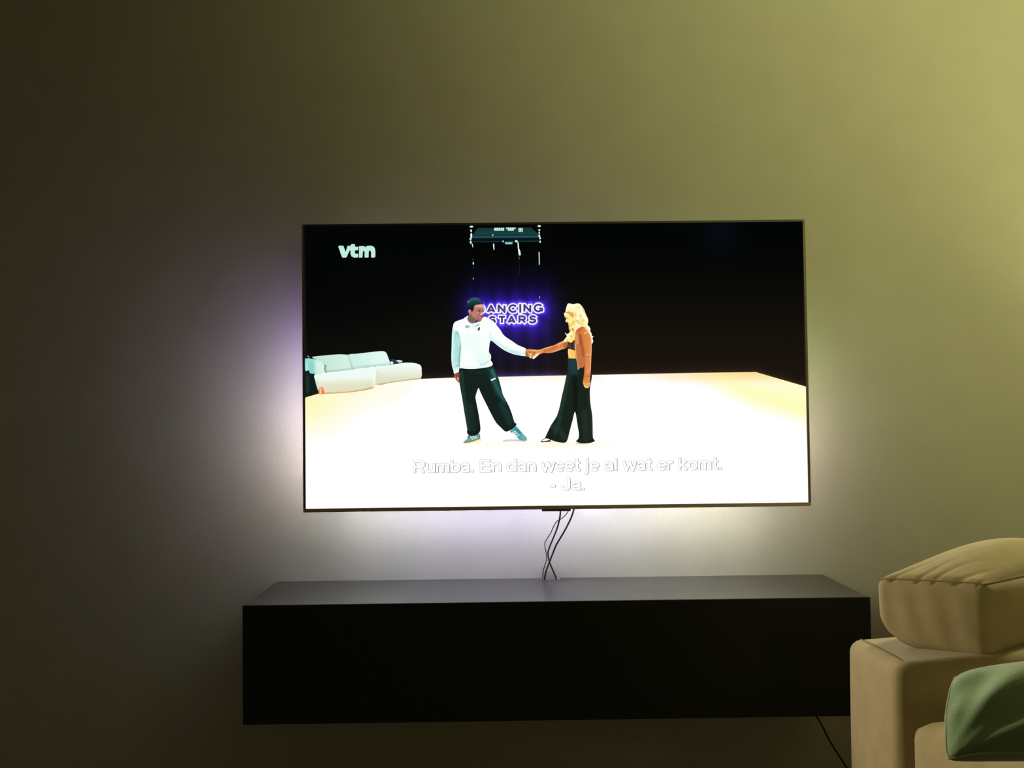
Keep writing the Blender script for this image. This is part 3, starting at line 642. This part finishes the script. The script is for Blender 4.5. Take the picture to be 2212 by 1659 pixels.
# right hand, fingers folded over the other hand
pic.poly(A([(852, 640), (862, 622), (885, 614), (920, 624), (942, 640), (950, 662), (942, 680), (925, 700), (910, 712), (893, 702), (875, 692), (853, 688)]), (196, 116, 62),
         [line(A([(865, 635), (915, 632)]), 0.6, 2.5, (232, 158, 92), 0.9), line(A([(880, 660), (905, 672)]), 0.6, 1.6, (236, 180, 118), 0.9), line(A([(905, 655), (935, 660)]), 0.5, 1.4, (140, 74, 36), 0.9), line(A([(890, 685), (908, 706)]), 0.6, 1.4, (246, 214, 160), 0.95), line(A([(912, 680), (930, 690)]), 0.5, 1.3, (240, 190, 128), 0.9), line(A([(865, 665), (880, 685)]), 0.4, 1.4, (150, 82, 44), 0.8), line(A([(900, 700), (915, 670)]), 0.2, 1.0, (130, 66, 34), 0.8)], step=0.9, smooth=2)
pic.build('person', 'person in a mint quarter-zip sweater, dark trousers and beanie, holding hands in the screen picture')

# --- person with blonde hair ------------------------------------------
pic = Picture(34)
# hair behind the shoulders
pic.poly(Cw([(880, 160), (930, 142), (1000, 158), (1060, 143), (1120, 148), (1180, 210), (1222, 280), (1248, 360), (1283, 430), (1298, 490), (1280, 560), (1312, 600), (1342, 650), (1335, 690), (1362, 740), (1368, 785), (1402, 800), (1378, 830), (1396, 890), (1382, 930), (1358, 952), (1340, 860), (1290, 760), (1200, 640), (1000, 700), (960, 500), (900, 300)]), (255, 246, 196),
         [line(Cw([(1240, 420), (1290, 560), (1350, 760), (1380, 900)]), 1.2, 4, (255, 252, 222), 0.9), line(Cw([(1200, 560), (1290, 700), (1340, 840)]), 0.5, 2, (226, 186, 92), 0.7)], step=1.4, smooth=2)
# shoes
pic.poly(D([(1276, 1072), (1292, 1048), (1335, 1022), (1400, 1030), (1465, 1058), (1440, 1068), (1370, 1074), (1290, 1078)]), (62, 44, 44), [], step=1.2, smooth=0)
pic.poly(D([(1286, 1058), (1345, 1026), (1400, 1022), (1416, 1032), (1380, 1052), (1320, 1064)]), (250, 250, 246), step=1.2, smooth=0)
pic.poly(D([(1398, 1064), (1420, 1044), (1462, 1060), (1440, 1070)]), (240, 240, 234), step=1.2, smooth=0)
pic.poly(D([(1735, 1086), (1752, 1072), (1820, 1078), (1836, 1094), (1780, 1102), (1742, 1098)]), (248, 246, 240), [line(D([(1738, 1096), (1780, 1102), (1836, 1094)]), 0.2, 0.9, (96, 78, 70), 0.9)], step=1.0, smooth=0)
# trousers
pic.poly(A([(1275, 705), (1276, 760), (1268, 850), (1256, 900), (1236, 1000), (1216, 1080), (1196, 1180), (1165, 1285), (1110, 1370), (1085, 1420), (1060, 1475), (1050, 1503), (1085, 1512), (1140, 1535), (1200, 1548), (1258, 1545), (1282, 1480), (1302, 1400), (1326, 1310), (1345, 1238), (1360, 1300), (1375, 1400), (1386, 1470), (1378, 1512), (1355, 1538), (1420, 1558), (1500, 1552), (1546, 1530), (1525, 1503), (1522, 1400), (1518, 1280), (1505, 1200), (1495, 1100), (1496, 1000), (1514, 900), (1505, 850), (1440, 790), (1360, 708)]), (25, 36, 29),
         [blot(A([(1275, 705), (1360, 710), (1390, 800), (1360, 880), (1290, 860), (1270, 800)]), 14, (30, 62, 64), 0.95), line(A([(1265, 900), (1225, 1130), (1180, 1290)]), 2, 8, (36, 58, 50), 0.8), line(A([(1345, 900), (1350, 1120), (1346, 1240)]), 1.5, 6, (14, 22, 17), 0.8), line(A([(1500, 950), (1490, 1100), (1515, 1300), (1520, 1480)]), 1, 5, (48, 50, 42), 0.7), line(A([(1120, 1390), (1200, 1420), (1240, 1500)]), 2, 8, (40, 52, 44), 0.7), line(A([(1440, 1250), (1460, 1500)]), 3, 9, (38, 50, 42), 0.6), line(A([(1200, 1300), (1150, 1450)]), 1.5, 6, (32, 60, 50), 0.7)], step=1.8, smooth=2)
# chest, belly
pic.poly(Cw([(905, 620), (1040, 600), (1100, 700), (1060, 900), (1050, 1080), (1062, 1245), (905, 1238), (893, 1120), (895, 1030), (850, 930), (880, 800), (930, 700)]), (252, 206, 100),
         [line(Cw([(905, 1060), (903, 1220)]), 0.4, 3, (255, 232, 160), 0.8), line(Cw([(1045, 1100), (1058, 1240)]), 0.5, 3, (222, 150, 70), 0.8), line(Cw([(910, 1236), (1055, 1242)]), 0.2, 1.6, (214, 140, 70), 0.8), line(Cw([(980, 640), (960, 760)]), 1, 4, (214, 132, 62), 0.7)], step=1.3, smooth=0)
pic.poly(Cw([(848, 925), (890, 900), (940, 915), (1030, 870), (1045, 1085), (985, 1068), (940, 1048), (895, 1050), (862, 1010)]), (66, 46, 50), [line(Cw([(880, 960), (960, 990), (1020, 1040)]), 1, 4, (88, 64, 66), 0.8), line(Cw([(960, 930), (975, 1040)]), 0.4, 2, (46, 30, 34), 0.8)], step=1.2, smooth=1)
# reaching arm
pic.poly(Cw([(890, 860), (830, 872), (760, 905), (690, 938), (600, 978), (480, 1012), (400, 1040), (330, 1066), (300, 1090), (320, 1140), (350, 1148), (400, 1130), (460, 1132), (560, 1126), (650, 1102), (760, 1060), (850, 1032), (880, 980)]), (216, 130, 70),
         [line(Cw([(830, 882), (690, 948), (480, 1022), (360, 1062)]), 0.6, 4, (250, 186, 130), 0.9), line(Cw([(850, 1020), (650, 1090), (460, 1122)]), 0.5, 3, (246, 176, 128), 0.8), line(Cw([(690, 950), (715, 1000)]), 0.4, 2, (244, 172, 112), 0.8), line(Cw([(850, 900), (840, 1010)]), 1, 6, (176, 92, 44), 0.8), line(Cw([(380, 1070), (400, 1100)]), 0.4, 2, (236, 160, 104), 0.8), line(Cw([(640, 990), (560, 1070), (440, 1090)]), 1.5, 7, (200, 112, 54), 0.6)], step=1.3, smooth=2)
# reaching hand with fingers
pic.poly(Cw([(150, 1068), (190, 1060), (240, 1064), (290, 1070), (340, 1060), (380, 1078), (372, 1130), (330, 1150), (300, 1162), (262, 1180), (232, 1176), (236, 1130), (205, 1108), (165, 1096)]), (234, 156, 88),
         [line(Cw([(170, 1075), (250, 1075), (320, 1080)]), 0.5, 2, (250, 198, 134), 0.9), line(Cw([(205, 1100), (240, 1120)]), 0.3, 1.2, (150, 84, 42), 0.85), line(Cw([(255, 1110), (330, 1100)]), 0.5, 2.4, (222, 134, 70), 0.8), line(Cw([(270, 1150), (320, 1138)]), 0.5, 2, (250, 204, 146), 0.9)], step=0.9, smooth=2)
for pts, c in (([(128, 1140), (150, 1130), (172, 1150), (160, 1182), (142, 1170)], (246, 206, 150)), ([(160, 1118), (196, 1122), (206, 1140), (180, 1150)], (232, 164, 98)), ([(140, 1190), (158, 1185), (156, 1228), (142, 1226)], (252, 226, 180)),
               ([(188, 1240), (192, 1212), (228, 1178), (270, 1152), (318, 1146), (300, 1176), (262, 1208), (222, 1242), (200, 1250)], (255, 238, 200))):
    pic.poly(Cw(pts), c, [], step=1.0, smooth=2)
# face
pic.poly(Cw([(872, 296), (940, 280), (1020, 300), (1060, 400), (1040, 520), (990, 600), (950, 614), (918, 608), (904, 592), (908, 572), (896, 560), (902, 546), (892, 532), (882, 516), (862, 516), (846, 504), (842, 488), (856, 462), (846, 436), (838, 410), (834, 376), (846, 332)]), (255, 236, 158),
         [blot(Cw([(880, 320), (1010, 320), (1015, 400), (980, 430), (930, 380)]), 4, (226, 160, 82), 0.9), line(Cw([(868, 322), (915, 312)]), 0.4, 1.6, (206, 140, 66), 0.9), line(Cw([(848, 425), (852, 445)]), 0.5, 1.3, (96, 66, 48), 0.85), line(Cw([(838, 408), (862, 418)]), 0.3, 1.2, (176, 122, 70), 0.8), line(Cw([(885, 440), (905, 450)]), 0.4, 1.6, (196, 160, 86), 0.8),
          line(Cw([(850, 490), (862, 500)]), 0.8, 1.6, (255, 250, 214), 0.9), line(Cw([(868, 515), (885, 512)]), 0.2, 1.1, (206, 140, 80), 0.85), line(Cw([(898, 545), (925, 540)]), 0.4, 1.3, (232, 140, 96), 0.9), line(Cw([(905, 560), (920, 562)]), 0.3, 1.2, (240, 190, 110), 0.7), line(Cw([(930, 600), (985, 570), (1010, 500)]), 1, 4, (240, 196, 104), 0.8), blot(Cw([(890, 460), (950, 450), (960, 520), (910, 530)]), 5, (255, 240, 166), 0.7)], step=0.9, smooth=2)
# cardigan front panel, then the hanging sleeve
pic.poly(Cw([(1048, 690), (1080, 655), (1120, 625), (1185, 598), (1235, 640), (1260, 760), (1262, 1000), (1240, 1200), (1212, 1400), (1150, 1425), (1112, 1440), (1092, 1462), (1086, 1400), (1068, 1300), (1048, 1180), (1034, 1060), (1026, 960), (1030, 840)]), (198, 120, 70),
         [blot(Cw([(1050, 690), (1120, 630), (1190, 600), (1180, 680), (1080, 720)]), 3, (214, 98, 40), 0.9), blot(Cw([(1040, 750), (1115, 720), (1110, 960), (1030, 962)]), 3, (226, 150, 92), 0.9), line(Cw([(1130, 760), (1160, 960), (1200, 1180)]), 1.2, 5, (158, 82, 42), 0.9), line(Cw([(1035, 960), (1048, 1180), (1090, 1440)]), 0.4, 1.6, (240, 196, 150), 0.85), line(Cw([(1095, 1420), (1098, 1455)]), 0.6, 1.2, (248, 222, 184), 0.9), line(Cw([(1115, 1436), (1205, 1402)]), 0.2, 1.6, (160, 98, 58), 0.8), line(Cw([(1120, 1000), (1150, 1380)]), 2, 8, (190, 114, 66), 0.6)], step=1.2, smooth=2)
pic.poly(Cw([(1135, 720), (1180, 640), (1230, 650), (1300, 720), (1340, 800), (1362, 900), (1366, 1050), (1358, 1180), (1352, 1340), (1345, 1480), (1335, 1600), (1330, 1690), (1300, 1730), (1230, 1722), (1190, 1700), (1204, 1610), (1216, 1480), (1222, 1330), (1222, 1180), (1188, 1060), (1150, 920), (1120, 800)]), hgrad(1252, 1280, (212, 124, 66), (232, 142, 82)),
         [line(Cw([(1140, 780), (1175, 980), (1212, 1150)]), 0.5, 4, (168, 86, 44), 0.9), line(Cw([(1225, 1172), (1290, 1170), (1352, 1152)]), 0.3, 1.4, (250, 190, 136), 0.9), line(Cw([(1230, 1190), (1300, 1188)]), 0.4, 2.6, (196, 112, 58), 0.7), line(Cw([(1360, 900), (1356, 1180), (1340, 1500)]), 0.3, 2.4, (250, 190, 138), 0.8), line(Cw([(1225, 740), (1270, 720)]), 0.5, 3, (250, 180, 124), 0.75), line(Cw([(1265, 1510), (1335, 1440)]), 0.2, 1.5, (246, 182, 124), 0.8), line(Cw([(1210, 1590), (1330, 1590)]), 0.2, 1.6, (180, 96, 50), 0.8), line(Cw([(1222, 1220), (1216, 1480), (1200, 1640)]), 0.4, 2.4, (178, 96, 48), 0.8)], step=1.2, smooth=2)
# hanging hand
pic.poly(A([(1424, 948), (1450, 940), (1496, 942), (1494, 975), (1484, 998), (1470, 1006), (1452, 1004), (1438, 992), (1430, 970)]), (246, 186, 104),
         [line(A([(1448, 960), (1450, 998)]), 0.2, 0.9, (208, 134, 66), 0.85), line(A([(1464, 955), (1466, 1000)]), 0.2, 0.9, (208, 134, 66), 0.85), line(A([(1480, 955), (1480, 992)]), 0.2, 0.9, (208, 134, 66), 0.85), line(A([(1430, 950), (1492, 946)]), 0.4, 2, (214, 128, 66), 0.8), line(A([(1440, 985), (1470, 1000)]), 0.5, 2, (255, 222, 156), 0.8)], step=0.8, smooth=2)
# hair in front
HAIR = [line(Cw([(900, 170), (1000, 180), (1100, 170)]), 3, 7, (255, 253, 226), 0.9), line(Cw([(870, 200), (850, 300), (835, 340)]), 1, 4, (255, 252, 216), 0.9), line(Cw([(1100, 200), (1180, 330), (1230, 470)]), 2, 6, (255, 250, 205), 0.9), line(Cw([(1060, 250), (1090, 380), (1060, 520)]), 2, 6, (255, 246, 188), 0.8),
        line(Cw([(1190, 240), (1225, 330)]), 0.3, 1.4, (214, 184, 92), 0.7), line(Cw([(1140, 370), (1160, 430)]), 0.4, 1.4, (206, 174, 88), 0.75), line(Cw([(1075, 480), (1100, 520)]), 0.5, 1.5, (190, 152, 74), 0.75), line(Cw([(1195, 460), (1215, 500)]), 0.4, 1.4, (204, 168, 84), 0.75), line(Cw([(1110, 530), (1150, 560)]), 0.4, 1.5, (216, 172, 92), 0.7), line(Cw([(1040, 330), (1050, 400)]), 0.3, 1.5, (206, 176, 84), 0.7),
        line(Cw([(1070, 210), (1110, 240)]), 0.3, 1.3, (220, 192, 104), 0.7), line(Cw([(1020, 400), (1030, 520), (1000, 640)]), 1, 4, (250, 224, 118), 0.8), line(Cw([(1150, 480), (1190, 560)]), 1, 4, (250, 226, 110), 0.8)]
pic.poly(Cw([(838, 330), (850, 260), (868, 200), (882, 162), (930, 142), (1000, 158), (1060, 143), (1120, 148), (1180, 210), (1222, 280), (1248, 360), (1283, 430), (1298, 490), (1285, 545), (1245, 590), (1200, 610), (1160, 595), (1120, 620), (1075, 655), (1045, 690), (1020, 650), (1010, 560), (1030, 470), (1022, 380), (1000, 325), (940, 298), (880, 305), (850, 330), (836, 380), (836, 440), (826, 400), (814, 330)]), (255, 247, 192), HAIR, step=1.0, smooth=2)
pic.poly(Cw([(1010, 560), (1050, 600), (1060, 680), (1040, 720), (1035, 800), (1000, 880), (960, 922), (925, 918), (890, 895), (850, 915), (800, 905), (830, 850), (872, 795), (845, 755), (832, 718), (872, 752), (932, 718), (962, 680), (940, 640), (925, 612), (970, 600)]), (255, 243, 168),
         [line(Cw([(980, 640), (1000, 690)]), 0.6, 2, (190, 116, 52), 0.85), line(Cw([(935, 780), (955, 800)]), 0.7, 2, (214, 138, 66), 0.85), line(Cw([(960, 720), (900, 800), (840, 880)]), 1.4, 4, (255, 252, 210), 0.9), line(Cw([(1020, 720), (990, 840), (950, 900)]), 1, 4, (250, 226, 112), 0.8), line(Cw([(870, 870), (880, 900)]), 0.3, 1.6, (206, 156, 72), 0.8)], step=1.0, smooth=2)
pic.build('person', 'person with long blonde hair, rust cardigan and wide dark trousers, reaching out in the screen picture')

# ------------------------------------------------------------------ cables
def cable(name, pts, r, label, y0, y1, extra=None):
    K = Z(1080, 1060, 6.38); q = K(pts); q = catmull(q, 5)
    n = len(q); path = []
    for i, (px, py) in enumerate(q):
        t = i / (n - 1); path.append(at_y(px, py, y0 + (y1 - y0) * sm(np.array(t * 1.15))))
    path = np.array(path)
    if extra is not None: path = np.vstack([path, path[-1] + np.array(extra)])
    c = path.mean(0)
    o = obj(name, *tube(path, r), M_CABLE, smooth=True, loc=path[-1])
    return tag(o, label, 'cable', group='cables hanging below the television')
cable('cable', [(835, 225), (832, 280), (825, 370), (790, 510), (740, 640), (690, 760), (662, 860), (678, 970), (700, 1030), (735, 1110), (772, 1195)], 0.0020,
      'thick black cable from the sensor box, bending left then ending rightmost on the console', -0.090, -0.007, (0.004, 0, -0.05))
cable('cable', [(1030, 215), (1015, 270), (985, 360), (920, 500), (840, 640), (780, 740), (730, 860), (690, 960), (660, 1040), (632, 1120), (618, 1195)], 0.0021,
      'thick black cable starting rightmost under the television and sweeping down to the left', -0.078, -0.0245, (-0.002, 0, -0.05))
cable('cable', [(965, 235), (945, 275), (900, 340), (840, 390), (780, 425), (740, 490), (700, 580), (650, 660), (618, 720), (622, 780), (640, 880), (640, 960), (615, 1040), (594, 1120), (590, 1195)], 0.0011,
      'thin wavy black cable, leftmost of those dropping to the console', -0.084, -0.016, (-0.001, 0, -0.05))

# loose cord below the console's right end
q = catmull([(1762, 1545), (1775, 1566), (1792, 1600), (1812, 1632), (1834, 1668), (1850, 1720), (1858, 1790)], 6)
path = np.array([at_y(px, py, -0.03) for px, py in q]); path[:, 2] = np.maximum(path[:, 2], 0.006)
o = obj('power_cord', *tube(path, 0.0022), M_CABLE, smooth=True, loc=path[-1])
tag(o, 'dark power cord slanting down the wall below the right end of the console', 'cord')

# ------------------------------------------------------------------ sofa
def soft_box(corners, h, r, n, bulge, fn=None):
    """corners: 8 points indexed [a][b][c] (a along, b across, c up); rounded and bulging box"""
    h = np.array(h, float); V, Fc, idx = [], [], {}
    cor = np.array(corners, float).reshape(2, 2, 2, 3)
    def mp(q):
        q = np.array(q, float); pos = q * h
        inner = np.clip(pos, -(h - r), h - r); d = pos - inner; L = np.linalg.norm(d)
        if L > 1e-9: pos = inner + d / L * r
        s = pos / h
        for ax in range(3):
            o1, o2 = [k for k in range(3) if k != ax]
            s[ax] += np.sign(q[ax]) * abs(q[ax]) ** 3 * bulge[ax] / h[ax] * (1 - q[o1] ** 2) * (1 - q[o2] ** 2)
        w = (s + 1) / 2; p = np.zeros(3)
        for i in (0, 1):
            for j in (0, 1):
                for k in (0, 1):
                    p += cor[i, j, k] * (w[0] if i else 1 - w[0]) * (w[1] if j else 1 - w[1]) * (w[2] if k else 1 - w[2])
        return p + (fn(q) if fn else 0)
    def vid(q):
        key = tuple(np.round(q, 5))
        if key not in idx: idx[key] = len(V); V.append(mp(q))
        return idx[key]
    for ax in range(3):
        o1, o2 = [k for k in range(3) if k != ax]
        for sg in (-1, 1):
            g1 = np.linspace(-1, 1, n[o1] + 1); g2 = np.linspace(-1, 1, n[o2] + 1)
            for i in range(n[o1]):
                for j in range(n[o2]):
                    f = []
                    for (u, v) in ((g1[i], g2[j]), (g1[i + 1], g2[j]), (g1[i + 1], g2[j + 1]), (g1[i], g2[j + 1])):
                        q = [0, 0, 0]; q[ax] = sg; q[o1] = u; q[o2] = v; f.append(vid(q))
                    flip = (sg < 0) ^ (ax == 1)
                    Fc.append(tuple(f[::-1] if flip else f))
    return V, Fc, mp

UPV = np.array([0, 0, 1.0])
sofa = empty('sofa', tuple(np.array([0.95, -1.05, 0.0])))
tag(sofa, 'beige fabric sofa end with a plump back cushion, in front of the console', 'sofa')

# back rest block: its end face turned to the left, its front in shade
a_far_t, a_near_t = at_depth(1829, 1380, 1.95), at_depth(1934, 1437, 1.70)
d2 = np.array([0.97, 0.24, 0.0]); Lb = 1.0
def block(pt_far, pt_near, d2, L, zb):
    c = []
    for a in (0, 1):            # along: far -> near
        for b in (0, 1):        # across: left -> right
            for k in (0, 1):    # bottom, top
                p = (pt_near if a else pt_far) + d2 * L * b
                p = np.array([p[0], p[1], p[2] if k else zb]); c.append(p)
    return c
def length(p, q): return float(np.linalg.norm(np.array(p) - np.array(q)))
cb = block(a_far_t, a_near_t, d2, Lb, 0.06)
hb = (length(a_far_t, a_near_t) / 2, Lb / 2, (a_far_t[2] - 0.06) / 2)
V, Fq, mpb = soft_box(cb, hb, 0.022, (36, 60, 56), (0.004, 0.010, 0.006))
obj('backrest', V, Fq, M_SOFA, sofa, smooth=True)
rim = [mpb((t, -1 + 0.05, 1)) + np.array([-0.0005, 0, 0.0002 - 0.002 * max(0, t - 0.5) ** 2 * 8]) for t in np.linspace(-0.95, 0.90, 24)]
obj('piping', *tube(rim, 0.0015, 8), M_PIPE, sofa, smooth=True)

# seat cushion and its base in front of the back rest
s_far = at_depth(1957, 1554, 1.66); s_dir = np.array([0.20, -0.98, 0.0]); s_near = s_far + s_dir * 0.62
d2s = np.array([0.98, 0.20, 0.0])
cs = block(s_far, s_near, d2s, 0.95, s_far[2] - 0.17)
V, Fq, mps = soft_box(cs, (0.31, 0.475, 0.085), 0.03, (24, 30, 12), (0.01, 0.012, 0.012))
obj('seat_cushion', V, Fq, M_SOFA, sofa, smooth=True)
cs2 = block(s_far + np.array([0, 0, -0.175]), s_near + np.array([0, 0, -0.175]), d2s, 0.95, 0.06)
V, Fq, _ = soft_box(cs2, (0.31, 0.475, 0.14), 0.015, (12, 20, 10), (0.002, 0.002, 0.0))
obj('seat_base', V, Fq, M_SOFA, sofa, smooth=True)
for p in (cb[0] + np.array([0.07, 0, 0]), cb[2] - np.array([0.07, 0.02, 0]), cs2[4] + np.array([0.08, 0.08, 0]), cs2[6] + np.array([-0.08, 0.06, 0])):
    obj('leg', *tube([(p[0], p[1] - 0.03, 0.0), (p[0], p[1] - 0.03, 0.065)], 0.018, 12), M_BLACK, sofa)

# back cushion leaning on the rest
P1t, P2t = at_depth(1888, 1247, 1.86), at_depth(2128, 1258, 1.76)
P1b, P2b = at_depth(1896, 1390, 1.86), at_depth(2138, 1432, 1.76)
dr = np.array([0.80, 0.60, 0.0]); Lc = 0.46
cc = []
for a, (pb, pt) in enumerate(((P1b, P1t), (P2b, P2t))):
    for b in (0, 1):
        for k in (0, 1):
            p = (pt if k else pb) + dr * Lc * b
            cc.append(p)
def crease(q):
    """pinched folds running back from the top seam, soft vertical folds on the end face"""
    a, b, c = q
    out = np.zeros(3)
    if c > 0.999:
        w = math.exp(-((b + 1) / 0.17)) * (1 - a ** 8)
        ph = a * 17.0 - (b + 1) * 14.0 + 0.9 * math.sin(a * 7)
        out[2] -= 0.007 * w * max(0.0, math.sin(ph)) ** 3
        out[2] += 0.045 * (1 - a ** 2) ** 0.7 * max(0.0, 1 - ((b - 0.15) / 1.15) ** 2)
    s_ = max(0.0, -c) ** 2 * max(0.0, -a) ** 3
    out += np.array([0.020, 0, 0.026]) * s_
    if b < -0.999:
        out += np.array([-0.4, -0.9, 0]) * 0.0010 * math.sin(a * 12 + 1.5 * c) * (1 - c ** 2) * (1 - a ** 4)
    return out
hc = (length(P1t, P2t) / 2, Lc / 2, length(P1t, P1b) / 2)
V, Fq, mpc = soft_box(cc, hc, 0.018, (56, 60, 24), (0.012, 0.010, 0.006), crease)
obj('back_cushion', V, Fq, M_SOFA, sofa, smooth=True)
def rim_path(c):
    e = 0.975; pts = []
    for t in np.linspace(-e, e, 40): pts.append((t, -1 + 0.03, c))
    for t in np.linspace(-e, e, 40): pts.append((1 - 0.03, t, c))
    for t in np.linspace(e, -e, 40): pts.append((t, 1 - 0.03, c))
    for t in np.linspace(e, -e, 40): pts.append((-1 + 0.03, t, c))
    return np.array([mpc(p) for p in pts])
obj('piping', *tube(rim_path(0.985), 0.0017, 8, closed=True), M_PIPE, sofa, smooth=True)
obj('piping', *tube(rim_path(-0.985), 0.0017, 8, closed=True), M_PIPE, sofa, smooth=True)

# ------------------------------------------------------------------ green pillow
def pillow(c, ux, uy, w, h, t, n=56):
    c, ux, uy = np.array(c), np.array(ux, float), np.array(uy, float)
    ux /= np.linalg.norm(ux); uy /= np.linalg.norm(uy); nz = np.cross(ux, uy); nz /= np.linalg.norm(nz)
    def pt(a, b, s):
        ea, eb = 1 + 0.05 * (1 - b * b), 1 - 0.06 * (1 - a * a)
        prof = max(0.0, (1 - a ** 2)) ** 0.40 * max(0.0, (1 - b ** 2)) ** 0.42
        u, v = (a + 1) * w / 2, (b + 1) * h / 2
        th = math.atan2(v + 0.01, u + 0.01); rr = math.hypot(u, v)           # folds fan out of the lower left corner
        fold = 0.006 * math.sin(th * 8.5 + 0.6) * math.exp(-((rr - 0.09) / 0.07) ** 2) + 0.004 * math.sin(th * 15) * math.exp(-rr / 0.08)
        pin = min(1.0, 4 * (1 - max(abs(a), abs(b))))
        edge = math.exp(-(1 - max(abs(a), abs(b))) / 0.12)
        return c + ux * a * w / 2 * ea + uy * b * h / 2 * eb + nz * (s * t / 2 * prof + (fold * pin if s > 0 else 0)) + nz * 0.004 * edge * math.sin(7 * (a - b))
    V, Fc, idx = [], [], {}
    g = np.linspace(-1, 1, n + 1)
    for s in (1, -1):
        for i in range(n + 1):
            for j in range(n + 1):
                rimv = i in (0, n) or j in (0, n)
                key = (i, j, 0 if rimv else s)
                if key not in idx: idx[key] = len(V); V.append(pt(g[i], g[j], s))
        for i in range(n):
            for j in range(n):
                k = [idx[(u, v, 0 if (u in (0, n) or v in (0, n)) else s)] for u, v in ((i, j), (i + 1, j), (i + 1, j + 1), (i, j + 1))]
                Fc.append(tuple(k if s > 0 else k[::-1]))
    rim_ = [pt(t_, -1, 1) for t_ in g[:-1]] + [pt(1, t_, 1) for t_ in g[:-1]] + [pt(t_, 1, 1) for t_ in g[::-1][:-1]] + [pt(-1, t_, 1) for t_ in g[::-1][:-1]]
    return V, Fc, rim_
PB = at_depth(2050, 1640, 1.30)                        # lower left corner
pu = np.array([0.99, 0.03, 0.05]); pv = np.array([0.42, 0.80, 0.42])
pu /= np.linalg.norm(pu); pv /= np.linalg.norm(pv)
PWD, PHT = 0.36, 0.170
pc = PB + pu * PWD / 2 + pv * PHT / 2
V, Fq, rim = pillow(pc, pu, pv, PWD, PHT, 0.110)
pl = empty('throw_pillow', tuple(pc + np.array([0, 0, -0.12])))
tag(pl, 'sage green velvet pillow slumped on the sofa seat under the back cushion', 'pillow')
obj('cover', V, Fq, M_VELVET, pl, smooth=True)
obj('piping', *tube(rim, 0.0015, 8, closed=True), M_VPIPE, pl, smooth=True)
